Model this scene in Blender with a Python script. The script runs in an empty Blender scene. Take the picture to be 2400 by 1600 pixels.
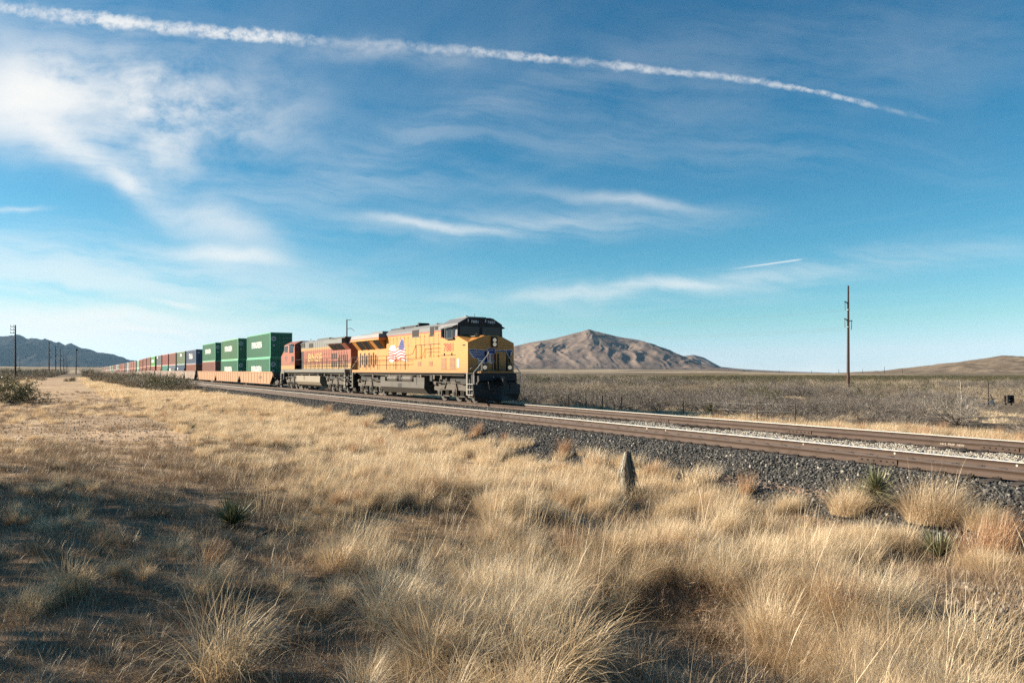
import bpy, bmesh, math, random
import numpy as np
from mathutils import Vector, Matrix

random.seed(7)
rng = np.random.default_rng(11)
scene = bpy.context.scene
COL = scene.collection

# ------------------------------------------------------------------ camera
# world: rail top is z = 0, the tracks run along X (the train heads towards +X), +Y is away across the tracks
FPX, XV, YH, CAMH = 1702.86, 148.84, 867.08, 1.888          # focal length (px of 2400), track vanishing point, horizon, eye height
TT = (1200 - XV) / FPX
CC = 1 / math.sqrt(1 + TT * TT)
NN = TT * CC
FWD = Vector((-CC, NN, 0.0))
RGT = Vector((NN, CC, 0.0))
cam_d = bpy.data.cameras.new('camera')
cam = bpy.data.objects.new('camera', cam_d)
COL.objects.link(cam)
cam.matrix_world = Matrix(((RGT.x, 0, -FWD.x, 0), (RGT.y, 0, -FWD.y, 0), (0, 1, 0, CAMH), (0, 0, 0, 1)))
cam_d.sensor_width = 36
cam_d.lens = FPX / 2400 * 36
cam_d.shift_y = (YH - 800) / 2400
cam_d.clip_start = 0.1
cam_d.clip_end = 60000
scene.camera = cam

# ------------------------------------------------------------------ light
SUN_EL = math.radians(21)
_fa = math.radians(7)
SUNH = (-RGT * math.cos(_fa) + FWD * math.sin(_fa)).normalized()
SUN = Vector((SUNH.x * math.cos(SUN_EL), SUNH.y * math.cos(SUN_EL), math.sin(SUN_EL)))
sun_d = bpy.data.lights.new('sun', 'SUN')
sun_d.energy = 5.0
sun_d.angle = math.radians(0.5)
sun_d.color = (1.0, 0.87, 0.68)
sun = bpy.data.objects.new('sun', sun_d)
COL.objects.link(sun)
sun.rotation_euler = SUN.to_track_quat('Z', 'Y').to_euler()
sun.location = (0, 0, 50)

world = bpy.data.worlds.new('World')
scene.world = world
world.use_nodes = True
WN = world.node_tree
WN.nodes.clear()


class NT:
    """small helper to write shader maths"""
    def __init__(self, nt):
        self.nt = nt
    def new(self, t, **kw):
        n = self.nt.nodes.new(t)
        for k, v in kw.items():
            setattr(n, k, v)
        return n
    def put(self, sock, v):
        if hasattr(v, 'is_output') or isinstance(v, bpy.types.NodeSocket):
            self.nt.links.new(v, sock)
        else:
            sock.default_value = v
    def m(self, op, a, b=None, c=None, clamp=False):
        n = self.new('ShaderNodeMath', operation=op, use_clamp=clamp)
        self.put(n.inputs[0], a)
        if b is not None: self.put(n.inputs[1], b)
        if c is not None: self.put(n.inputs[2], c)
        return n.outputs[0]
    def vm(self, op, a, b=None):
        n = self.new('ShaderNodeVectorMath', operation=op)
        self.put(n.inputs[0], a)
        if b is not None:
            self.put(n.inputs[3] if op == 'SCALE' else n.inputs[1], b)
        return n.outputs['Value'] if op in ('DOT_PRODUCT', 'LENGTH') else n.outputs[0]
    def noise(self, vec, scale, detail=4.0, rough=0.55, dist=0.0, dims='3D'):
        n = self.new('ShaderNodeTexNoise', noise_dimensions=dims)
        self.put(n.inputs['Vector'], vec)
        n.inputs['Scale'].default_value = scale
        n.inputs['Detail'].default_value = detail
        n.inputs['Roughness'].default_value = rough
        n.inputs['Distortion'].default_value = dist
        return n.outputs['Fac']
    def comb(self, x, y, z=0.0):
        n = self.new('ShaderNodeCombineXYZ')
        for i, v in enumerate((x, y, z)): self.put(n.inputs[i], v)
        return n.outputs[0]
    def ss(self, v, a, b, c0=0.0, c1=1.0):
        n = self.new('ShaderNodeMapRange', interpolation_type='SMOOTHSTEP')
        self.put(n.inputs[0], v)
        n.inputs[1].default_value = a; n.inputs[2].default_value = b
        n.inputs[3].default_value = c0; n.inputs[4].default_value = c1
        return n.outputs[0]
    def mix(self, f, a, b, blend='MIX'):
        n = self.new('ShaderNodeMix', data_type='RGBA', blend_type=blend)
        self.put(n.inputs[0], f); self.put(n.inputs[6], a); self.put(n.inputs[7], b)
        return n.outputs[2]


def build_sky():
    w = NT(WN)
    sky = w.new('ShaderNodeTexSky', sky_type='NISHITA')
    sky.sun_disc = False
    sky.sun_elevation = SUN_EL
    sky.sun_rotation = math.atan2(SUN.x, SUN.y)
    sky.altitude = 1400
    sky.air_density = 1.0
    sky.dust_density = 0.4
    sky.ozone_density = 1.6
    tc = w.new('ShaderNodeTexCoord')
    dirv = tc.outputs['Generated']
    fx = w.vm('DOT_PRODUCT', dirv, tuple(FWD))
    rx = w.vm('DOT_PRODUCT', dirv, tuple(RGT))
    sep = w.new('ShaderNodeSeparateXYZ')
    w.put(sep.inputs[0], dirv)
    dz = sep.outputs[2]
    fxc = w.m('MAXIMUM', fx, 0.05)
    a = w.m('DIVIDE', rx, fxc)                       # tangent of azimuth from the view axis
    b = w.m('DIVIDE', dz, fxc)                       # tangent of elevation
    infront = w.ss(fx, 0.05, 0.3)
    P = lambda x, y: ((x - 1200) / FPX, (YH - y) / FPX)
    ab = w.comb(a, b)
    warp = w.new('ShaderNodeTexNoise')
    w.put(warp.inputs['Vector'], ab)
    warp.inputs['Scale'].default_value = 7; warp.inputs['Detail'].default_value = 6
    wv = w.vm('SCALE', w.vm('SUBTRACT', warp.outputs['Color'], (0.5, 0.5, 0.5)), 0.055)
    abw = w.vm('ADD', ab, wv)
    sw = w.new('ShaderNodeSeparateXYZ'); w.put(sw.inputs[0], abw)
    aw, bw = sw.outputs[0], sw.outputs[1]
    # wisps stretched along one direction, shared by all the cirrus
    ca, sa = math.cos(-0.12), math.sin(-0.12)
    u = w.m('ADD', w.m('MULTIPLY', aw, ca), w.m('MULTIPLY', bw, sa))
    v = w.m('SUBTRACT', w.m('MULTIPLY', bw, ca), w.m('MULTIPLY', aw, sa))
    fib = w.noise(w.comb(w.m('MULTIPLY', u, 4.0), w.m('MULTIPLY', v, 30.0)), 1.0, 8, 0.6, 0.0)
    puff = w.noise(w.comb(w.m('MULTIPLY', aw, 6.0), w.m('MULTIPLY', bw, 10.0)), 1.0, 9, 0.62, 0.0)
    dens = None

    def add(x):
        nonlocal dens
        dens = x if dens is None else w.m('ADD', dens, x)

    def blob(x, y, rx_, ry_, rot, amp, tex, lo, hi):
        x0, y0 = P(x, y)
        c_, s_ = math.cos(rot), math.sin(rot)
        p = w.m('SUBTRACT', aw, x0); q = w.m('SUBTRACT', bw, y0)
        k = FPX
        e1 = w.m('MULTIPLY', w.m('ADD', w.m('MULTIPLY', p, c_), w.m('MULTIPLY', q, s_)), k / rx_)
        e2 = w.m('MULTIPLY', w.m('SUBTRACT', w.m('MULTIPLY', q, c_), w.m('MULTIPLY', p, s_)), k / ry_)
        r2 = w.m('ADD', w.m('MULTIPLY', e1, e1), w.m('MULTIPLY', e2, e2))
        g = w.m('EXPONENT', w.m('MULTIPLY', r2, -1.0))
        t = w.ss(tex, lo, hi)
        add(w.m('MULTIPLY', w.m('MULTIPLY', g, amp), t))

    mixt = w.m('ADD', w.m('MULTIPLY', fib, 0.5), w.m('MULTIPLY', puff, 0.5))
    # (x, y, half length, half height, tilt, strength)
    for (x, y, lx, ly, rot, amp, tex, lo, hi) in [
        (95, 205, 150, 75, -0.1, 1.5, puff, 0.22, 0.5),
        (110, 300, 280, 70, -0.3, 0.75, mixt, 0.32, 0.64),
        (300, 215, 250, 75, -0.1, 0.75, puff, 0.38, 0.70),
        (370, 300, 70, 95, 0.55, 0.9, puff, 0.34, 0.66),
        (440, 250, 150, 60, -0.25, 0.5, puff, 0.38, 0.7),
        (225, 380, 230, 26, -0.6, 0.6, mixt, 0.3, 0.62),
        (300, 425, 40, 26, -0.6, 0.7, puff, 0.3, 0.6),
        (620, 290, 150, 130, -0.7, 0.22, puff, 0.36, 0.7),
        (120, 90, 420, 120, -0.15, 0.32, mixt, 0.3, 0.66),
        (520, 520, 120, 40, -0.35, 0.6, puff, 0.32, 0.64),
        (540, 602, 120, 17, -0.12, 0.75, mixt, 0.28, 0.6),
        (1030, 533, 170, 11, -0.08, 0.7, mixt, 0.25, 0.58),
        (1250, 525, 420, 34, 0.03, 0.30, fib, 0.32, 0.65),
        (1480, 470, 200, 14, -0.1, 0.42, mixt, 0.28, 0.6),
        (1480, 676, 300, 15, 0.075, 0.62, fib, 0.22, 0.58),
        (1900, 640, 640, 34, 0.13, 0.22, fib, 0.3, 0.65),
        (1750, 170, 800, 150, 0.1, 0.11, mixt, 0.32, 0.68),
        (1050, 290, 420, 50, 0.35, 0.09, fib, 0.34, 0.66),
        (1600, 350, 700, 50, -0.06, 0.08, fib, 0.34, 0.66),
        (45, 490, 50, 7, -0.06, 0.6, fib, 0.25, 0.6),
        (120, 620, 560, 70, -0.1, 0.45, fib, 0.3, 0.62),
        (150, 745, 340, 24, -0.03, 0.9, fib, 0.25, 0.58),
        (330, 776, 120, 9, 0.0, 0.8, fib, 0.22, 0.55),
        (60, 800, 420, 40, 0.0, 0.5, fib, 0.3, 0.6),
        (420, 706, 40, 7, -0.1, 0.6, fib, 0.25, 0.6),
        (1850, 866, 500, 20, 0.0, 0.45, fib, 0.2, 0.6),
        (900, 108, 190, 26, -0.06, 0.40, puff, 0.3, 0.62),
        (300, 700, 700, 110, -0.04, 0.22, fib, 0.2, 0.6),
        (760, 440, 360, 60, 0.12, 0.18, fib, 0.32, 0.66),
    ]:
        blob(x, y, lx, ly, rot, amp, tex, lo, hi)

    # vapour trail: a line of puffs, broad and breaking up on the left, thin on the right
    trail = [(-160, -30), (60, 24), (300, 55), (560, 82), (760, 97), (1000, 112), (1300, 140), (1600, 172), (1850, 205), (2180, 282), (2300, 320)]
    cr = w.new('ShaderNodeFloatCurve')
    x0, x1 = -200, 2400
    cv = cr.mapping.curves[0]
    pts = [((x - x0) / (x1 - x0), y / 400 + 0.25) for x, y in trail]
    cv.points[0].location = pts[0]; cv.points[1].location = pts[-1]
    for p in pts[1:-1]:
        cv.points.new(*p)
    cr.mapping.update()
    px = w.m('MULTIPLY_ADD', a, FPX, 1200.0)
    py = w.m('MULTIPLY_ADD', b, -FPX, YH)
    w.put(cr.inputs['Value'], w.m('MULTIPLY_ADD', px, 1 / (x1 - x0), -x0 / (x1 - x0)))
    yc = w.m('MULTIPLY', w.m('SUBTRACT', cr.outputs[0], 0.25), 400.0)
    pv = w.comb(px, py)
    n1 = w.noise(pv, 0.021, 6, 0.62, 0.4)
    n2 = w.noise(pv, 0.0075, 4, 0.55, 0.0)
    off = w.m('SUBTRACT', py, yc)
    off = w.m('ADD', off, w.m('MULTIPLY', w.m('SUBTRACT', n2, 0.5), 16.0))
    # puffs rise above the lower, sharper edge
    wid = w.new('ShaderNodeMapRange'); w.put(wid.inputs[0], px)
    wid.inputs[1].default_value = 0; wid.inputs[2].default_value = 2200; wid.inputs[3].default_value = 23; wid.inputs[4].default_value = 8.0
    hw = w.m('MULTIPLY', wid.outputs[0], w.m('MULTIPLY_ADD', n1, 2.6, -0.35))
    prof = w.m('SUBTRACT', 1.0, w.m('DIVIDE', w.m('ABSOLUTE', off), hw))
    prof = w.ss(prof, -0.05, 0.95)
    brk = w.m('MULTIPLY_ADD', w.ss(w.noise(pv, 0.034, 7, 0.7, 0.0), 0.36, 0.62), 1.0, 0.22)
    brk = w.m('MULTIPLY', brk, w.m('MULTIPLY_ADD', w.ss(w.noise(pv, 0.0055, 3, 0.5, 0.0), 0.32, 0.62), 0.75, 0.40))
    gap = w.m('ADD', w.ss(px, 600, 780, 0.95, 0.16), w.ss(px, 960, 1080, 0.0, 0.32))
    ends = w.m('MULTIPLY', w.ss(px, -150, 60), w.ss(px, 1900, 2230, 1.0, 0.0))
    add(w.m('MULTIPLY', w.m('MULTIPLY', w.m('MULTIPLY', prof, brk), w.m('MULTIPLY', gap, ends)), 1.0))
    # short thin trail on the right
    t0, t1 = P(1690, 634), P(1885, 607)
    L = math.hypot(t1[0] - t0[0], t1[1] - t0[1]); dx, dy = (t1[0] - t0[0]) / L, (t1[1] - t0[1]) / L
    p = w.m('SUBTRACT', a, t0[0]); q = w.m('SUBTRACT', b, t0[1])
    al = w.m('ADD', w.m('MULTIPLY', p, dx), w.m('MULTIPLY', q, dy))
    pe = w.m('ABSOLUTE', w.m('SUBTRACT', w.m('MULTIPLY', q, dx), w.m('MULTIPLY', p, dy)))
    li = w.m('MULTIPLY', w.ss(pe, 0.0004, 0.0017, 1.0, 0.0), w.m('MULTIPLY', w.ss(al, 0.0, L * 0.6), w.ss(al, L * 0.9, L, 1.0, 0.0)))
    add(w.m('MULTIPLY', li, 0.5))
    dens = w.m('MULTIPLY', dens, infront)
    # thin cirrus veil over the whole sky, carried on a high flat layer
    dzc = w.m('MAXIMUM', dz, 0.04)
    pl = w.new('ShaderNodeVectorMath', operation='DIVIDE')
    w.put(pl.inputs[0], dirv); w.put(pl.inputs[1], w.comb(dzc, dzc, dzc))
    mp = w.new('ShaderNodeMapping'); w.put(mp.inputs[0], pl.outputs[0])
    mp.inputs['Rotation'].default_value = (0, 0, 0.5); mp.inputs['Scale'].default_value = (0.25, 1.0, 0.0)
    veil = w.ss(w.noise(mp.outputs[0], 1.1, 8, 0.6, 0.2), 0.45, 0.85)
    dens = w.m('ADD', dens, w.m('MULTIPLY', w.m('MULTIPLY', veil, 0.09), w.ss(dz, 0.02, 0.12)))
    dens = w.m('SUBTRACT', 1.0, w.m('EXPONENT', w.m('MULTIPLY', w.m('MAXIMUM', dens, 0.0), -1.25)))
    # sky colour: the physical sky, a little more cyan as the photograph's film is
    sc_ = w.new('ShaderNodeSeparateColor'); w.put(sc_.inputs[0], sky.outputs[0])
    cc_ = w.new('ShaderNodeCombineColor')
    r_, g_, b_ = [w.m('MULTIPLY', w.m('POWER', sc_.outputs[k], p_), a_) for k, (p_, a_) in enumerate(((2.0, 0.150), (1.2, 0.685), (1.05, 0.89)))]
    w.put(cc_.inputs[0], w.m('MINIMUM', r_, w.m('MULTIPLY', g_, 0.80)))
    w.put(cc_.inputs[1], g_)
    w.put(cc_.inputs[2], w.m('MAXIMUM', b_, w.m('MULTIPLY', g_, 1.04)))
    tint = cc_.outputs[0]
    cloudcol = (8.0, 7.8, 7.45, 1)
    colr = w.mix(dens, tint, cloudcol)
    bg = w.new('ShaderNodeBackground')
    w.put(bg.inputs[0], colr)
    bg.inputs[1].default_value = SKY_STRENGTH
    out = w.new('ShaderNodeOutputWorld')
    WN.links.new(bg.outputs[0], out.inputs[0])


SKY_STRENGTH = 0.05
build_sky()
world.cycles.sampling_method = 'MANUAL'
world.cycles.sample_map_resolution = 512

scene.view_settings.view_transform = 'Standard'
scene.view_settings.look = 'None'
scene.view_settings.exposure = 1.4
scene.view_settings.gamma = 1.0
scene.view_settings.use_curve_mapping = False
scene.render.engine = 'CYCLES'
scene.cycles.max_bounces = 6
scene.cycles.diffuse_bounces = 3
scene.cycles.glossy_bounces = 3
scene.cycles.transmission_bounces = 4
scene.cycles.transparent_max_bounces = 8
scene.cycles.volume_bounces = 0
scene.cycles.use_denoising = False
scene.cycles.caustics_reflective = False
scene.cycles.caustics_refractive = False

# ------------------------------------------------------------------ helpers
def tag(o, label=None, cat=None, group=None, kind=None):
    if label: o['label'] = label
    if cat: o['category'] = cat
    if group: o['group'] = group
    if kind: o['kind'] = kind
    return o


def empty(name, loc=(0, 0, 0), rz=0.0, label=None, cat=None, group=None):
    o = bpy.data.objects.new(name, None)
    COL.objects.link(o)
    o.location = loc
    o.rotation_euler = (0, 0, rz)
    o.empty_display_size = 0.3
    return tag(o, label, cat, group)


def link(name, me, parent=None, loc=None, rz=None):
    o = bpy.data.objects.new(name, me)
    COL.objects.link(o)
    if parent is not None: o.parent = parent
    if loc is not None: o.location = loc
    if rz is not None: o.rotation_euler = (0, 0, rz)
    return o


def copy_tree(o, parent=None):
    c = o.copy()
    COL.objects.link(c)
    c.parent = parent
    for ch in o.children:
        copy_tree(ch, c)
    return c


class MB:
    """collects shapes, then becomes ONE mesh object"""
    def __init__(self):
        self.v = []; self.f = []; self.mi = []; self.mats = []; self.sm = []
        self.off = (0, 0, 0)
    def _m(self, mat):
        if mat not in self.mats: self.mats.append(mat)
        return self.mats.index(mat)
    def add(self, vs, fs, mat, smooth=False):
        b = len(self.v); o = self.off
        self.v += [(x + o[0], y + o[1], z + o[2]) for x, y, z in vs]
        k = self._m(mat)
        for f in fs:
            self.f.append([b + i for i in f]); self.mi.append(k); self.sm.append(smooth)
        return self
    def box(self, x0, x1, y0, y1, z0, z1, mat):
        if x0 > x1: x0, x1 = x1, x0
        if y0 > y1: y0, y1 = y1, y0
        if z0 > z1: z0, z1 = z1, z0
        vs = [(x, y, z) for z in (z0, z1) for y in (y0, y1) for x in (x0, x1)]
        return self.add(vs, [(0, 2, 3, 1), (4, 5, 7, 6), (0, 1, 5, 4), (2, 6, 7, 3), (0, 4, 6, 2), (1, 3, 7, 5)], mat)
    def prism(self, poly, axis, a0, a1, mat, mat_cap=None):
        """poly: list of 2D points in the plane across axis ('x': (y,z), 'y': (x,z), 'z': (x,y))"""
        n = len(poly)
        def p3(p, a):
            return (a, p[0], p[1]) if axis == 'x' else (p[0], a, p[1]) if axis == 'y' else (p[0], p[1], a)
        vs = [p3(p, a0) for p in poly] + [p3(p, a1) for p in poly]
        self.add(vs, [(i, (i + 1) % n, n + (i + 1) % n, n + i) for i in range(n)], mat)
        self.add(vs, [tuple(range(n))[::-1], tuple(range(n, 2 * n))], mat_cap or mat)
        return self
    def loft(self, p0, p1, mat, caps=True):
        n = len(p0)
        fs = [(i, (i + 1) % n, n + (i + 1) % n, n + i) for i in range(n)]
        if caps: fs += [tuple(range(n))[::-1], tuple(range(n, 2 * n))]
        return self.add(list(p0) + list(p1), fs, mat)
    def tube(self, p0, p1, r, mat, n=6, r1=None, caps=True, smooth=True):
        p0 = Vector(p0); p1 = Vector(p1); r1 = r if r1 is None else r1
        d = (p1 - p0)
        if d.length < 1e-6: return self
        d.normalize()
        a = d.orthogonal().normalized(); b = d.cross(a)
        ring = lambda c, rr: [tuple(c + (a * math.cos(2 * math.pi * i / n) + b * math.sin(2 * math.pi * i / n)) * rr) for i in range(n)]
        vs = ring(p0, r) + ring(p1, r1)
        self.add(vs, [(i, (i + 1) % n, n + (i + 1) % n, n + i) for i in range(n)], mat, smooth)
        if caps:
            self.add(vs, [tuple(range(n))[::-1], tuple(range(n, 2 * n))], mat)
        return self
    def path(self, pts, r, mat, n=6):
        for i in range(len(pts) - 1):
            self.tube(pts[i], pts[i + 1], r, mat, n)
        return self
    def poly(self, pts, mat):
        return self.add(pts, [tuple(range(len(pts)))], mat)
    def mesh(self, name):
        me = bpy.data.meshes.new(name)
        me.from_pydata(self.v, [], self.f)
        for m in self.mats: me.materials.append(m)
        me.polygons.foreach_set('material_index', self.mi)
        me.polygons.foreach_set('use_smooth', self.sm)
        me.update()
        return me
    def build(self, name, parent=None, loc=None, rz=None):
        return link(name, self.mesh(name), parent, loc, rz)


def np_mesh(name, verts, faces, mats=(), smooth=True, attrs=None):
    """mesh from numpy arrays; faces (n,3) or (n,4)"""
    me = bpy.data.meshes.new(name)
    verts = np.asarray(verts, dtype=np.float32); faces = np.asarray(faces, dtype=np.int32)
    k = faces.shape[1] if len(faces) else 4
    me.vertices.add(len(verts)); me.vertices.foreach_set('co', verts.ravel())
    if len(faces):
        me.loops.add(faces.size); me.loops.foreach_set('vertex_index', faces.ravel())
        me.polygons.add(len(faces))
        me.polygons.foreach_set('loop_start', np.arange(0, faces.size, k, dtype=np.int32))
        me.polygons.foreach_set('loop_total', np.full(len(faces), k, dtype=np.int32))
    me.update(calc_edges=True)
    if len(faces) and smooth:
        me.polygons.foreach_set('use_smooth', np.ones(len(faces), dtype=bool))
    for m in mats: me.materials.append(m)
    for nm, (typ, arr) in (attrs or {}).items():
        at = me.attributes.new(nm, typ, 'POINT')
        key = {'FLOAT': 'value', 'INT': 'value', 'FLOAT_VECTOR': 'vector', 'FLOAT_COLOR': 'color'}[typ]
        at.data.foreach_set(key, np.asarray(arr, dtype=np.int32 if typ == 'INT' else np.float32).ravel())
    return me


# ---- value noise in numpy
_PERM = rng.random((256, 256))
def vnoise(x, y):
    xi = np.floor(x).astype(int); yi = np.floor(y).astype(int)
    xf = x - xi; yf = y - yi
    u = xf * xf * (3 - 2 * xf); v = yf * yf * (3 - 2 * yf)
    g = lambda i, j: _PERM[(xi + i) & 255, (yi + j) & 255]
    return (g(0, 0) * (1 - u) + g(1, 0) * u) * (1 - v) + (g(0, 1) * (1 - u) + g(1, 1) * u) * v
def fbm(x, y, o=4, g=0.5):
    x = np.asarray(x, float); y = np.asarray(y, float)
    t = 0; a = 1; n = 0
    for i in range(o):
        t = t + a * vnoise(x * 2 ** i + 17.3 * i, y * 2 ** i + 9.1 * i); n += a; a *= g
    return t / n
def sst(v, a, b):
    t = np.clip((np.asarray(v, float) - a) / (b - a), 0, 1)
    return t * t * (3 - 2 * t)


def px_ground(x, y, z):
    """point at height z seen at pixel (x, y) of the 2400 x 1600 photograph"""
    Z = FPX * (CAMH - z) / (y - YH)
    return px_depth(x, Z)
def px_depth(x, Z):
    p = FWD * Z + RGT * ((x - 1200) / FPX * Z)
    return p.x, p.y


# ---- materials
def principled(name):
    m = bpy.data.materials.new(name)
    m.use_nodes = True
    nt = m.node_tree
    return m, NT(nt), nt.nodes['Principled BSDF']


ALB = 0.76      # the photograph's paints and metals are on the dark side


def paint(name, col, rough=0.5, dirt=0.35, dirtcol=(0.10, 0.075, 0.05), scale=1.2, streak=True, metal=0.0, spec=0.4, bump=0.0, low=None):
    """painted or weathered surface: colour broken by dirt patches and run marks that belong to the surface"""
    col = tuple(c * ALB for c in col); dirtcol = tuple(c * ALB for c in dirtcol)
    m, w, b = principled(name)
    tc = w.new('ShaderNodeTexCoord')
    co = tc.outputs['Object']
    n1 = w.noise(co, scale, 6, 0.65)
    f = w.ss(n1, 0.42, 0.78)
    if streak:
        mp = w.new('ShaderNodeMapping'); w.put(mp.inputs[0], co)
        mp.inputs['Scale'].default_value = (6.0, 6.0, 0.5)
        n2 = w.noise(mp.outputs[0], 1.3, 5, 0.6)
        f = w.m('MAXIMUM', f, w.ss(n2, 0.52, 0.85))
    f = w.m('MULTIPLY', f, dirt)
    if low:      # road dust thrown up from below
        sz_ = w.new('ShaderNodeSeparateXYZ'); w.put(sz_.inputs[0], co)
        f = w.m('MAXIMUM', f, w.m('MULTIPLY', w.ss(sz_.outputs[2], low[0], low[1], low[2], 0.0), w.m('MULTIPLY_ADD', n1, 0.9, 0.35), clamp=True))
    n3 = w.noise(co, scale * 9, 3, 0.6)
    c = w.mix(f, (*col, 1), (*dirtcol, 1))
    c = w.mix(1.0, c, w.mix(n3, (0.84, 0.84, 0.84, 1), (1.12, 1.12, 1.12, 1)), 'MULTIPLY')
    w.put(b.inputs['Base Color'], c)
    w.put(b.inputs['Roughness'], w.m('MULTIPLY_ADD', f, 0.3, rough, clamp=True))
    b.inputs['Metallic'].default_value = metal
    b.inputs['Specular IOR Level'].default_value = spec
    if bump:
        bp = w.new('ShaderNodeBump'); bp.inputs['Strength'].default_value = bump; bp.inputs['Distance'].default_value = 0.02
        w.put(bp.inputs['Height'], n3); w.put(b.inputs['Normal'], bp.outputs[0])
    return m


def flat(name, col, rough=0.6, metal=0.0, spec=0.3, emit=None, es=1.0):
    m, w, b = principled(name)
    b.inputs['Base Color'].default_value = (*(c * ALB for c in col), 1)
    b.inputs['Roughness'].default_value = rough
    b.inputs['Metallic'].default_value = metal
    b.inputs['Specular IOR Level'].default_value = spec
    if emit:
        b.inputs['Emission Color'].default_value = (*emit, 1); b.inputs['Emission Strength'].default_value = es
    return m


def text_mesh(name, body, width, height, mat, shear=0.0, bold=0.0, depth=0.004):
    """lettering as a thin mesh in the XZ plane, centred, facing -Y"""
    cu = bpy.data.curves.new(name, 'FONT')
    cu.body = body; cu.align_x = 'CENTER'; cu.align_y = 'CENTER'
    cu.offset = bold; cu.resolution_u = 2; cu.shear = shear; cu.extrude = 0.0
    ob = bpy.data.objects.new(name, cu)
    COL.objects.link(ob)
    dg = bpy.context.evaluated_depsgraph_get()
    me = bpy.data.meshes.new_from_object(ob.evaluated_get(dg))
    bpy.data.objects.remove(ob); bpy.data.curves.remove(cu)
    n = len(me.vertices)
    co = np.empty(n * 3, np.float32); me.vertices.foreach_get('co', co); co = co.reshape(-1, 3)
    mn, mx = co.min(0), co.max(0)
    out = np.zeros_like(co)
    out[:, 0] = (co[:, 0] - (mn[0] + mx[0]) / 2) * (width / (mx[0] - mn[0]))
    out[:, 2] = (co[:, 1] - (mn[1] + mx[1]) / 2) * (height / (mx[1] - mn[1]))
    me.vertices.foreach_set('co', out.ravel())
    me.materials.clear(); me.materials.append(mat)
    me.name = name
    me.update()
    return me


# ---- scatter: one object whose geometry nodes set copies of small source meshes on its points
def scatter(name, pts, rot, scl, idx, meshes, label, cat, mats=None):
    coll = bpy.data.collections.new(name + '_sources')
    for i, me in enumerate(meshes):
        o = bpy.data.objects.new('%s_source_%02d' % (name, i), me)
        coll.objects.link(o)
    me = np_mesh(name, pts, np.zeros((0, 4), int), attrs={'rot': ('FLOAT_VECTOR', rot), 'scl': ('FLOAT', scl), 'idx': ('INT', idx)})
    ob = link(name, me)
    ng = bpy.data.node_groups.new(name + '_nodes', 'GeometryNodeTree')
    ng.interface.new_socket('Geometry', in_out='INPUT', socket_type='NodeSocketGeometry')
    ng.interface.new_socket('Geometry', in_out='OUTPUT', socket_type='NodeSocketGeometry')
    N = ng.nodes; Lk = ng.links
    gi = N.new('NodeGroupInput'); go = N.new('NodeGroupOutput')
    ci = N.new('GeometryNodeCollectionInfo'); ci.inputs['Collection'].default_value = coll
    ci.inputs['Separate Children'].default_value = True; ci.inputs['Reset Children'].default_value = True
    ip = N.new('GeometryNodeInstanceOnPoints'); ip.inputs['Pick Instance'].default_value = True
    def attr(nm, t):
        a = N.new('GeometryNodeInputNamedAttribute'); a.data_type = t; a.inputs['Name'].default_value = nm
        return a.outputs['Attribute']
    Lk.new(gi.outputs[0], ip.inputs['Points'])
    Lk.new(ci.outputs[0], ip.inputs['Instance'])
    Lk.new(attr('idx', 'INT'), ip.inputs['Instance Index'])
    Lk.new(attr('rot', 'FLOAT_VECTOR'), ip.inputs['Rotation'])
    Lk.new(attr('scl', 'FLOAT'), ip.inputs['Scale'])
    Lk.new(ip.outputs[0], go.inputs[0])
    md = ob.modifiers.new('scatter', 'NODES'); md.node_group = ng
    return tag(ob, label, cat, kind='stuff')

# ------------------------------------------------------------------ where things run
D1 = 15.2886                      # near rail of the near track
SP = 4.9488                       # track spacing
DC = D1 + SP + 0.75               # centre of the train's track
S_N = 36.28                       # distance along the track to the leading locomotive's nose
S_C = 83.68                       # ... and to the front of the first container


def bend(s):
    """the tracks run straight, then ease away to the right in the distance"""
    s = np.asarray(s, float)
    a = np.clip(s - 90, 0, 136)
    return 5.9e-5 * a * a + np.clip(s - 226, 0, None) * 0.01605


def grade(s):
    """... and dip a little beyond the first cars"""
    s = np.asarray(s, float)
    return -0.55 * sst(s, 225, 300) - 0.0022 * np.clip(s - 300, 0, None)


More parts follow.
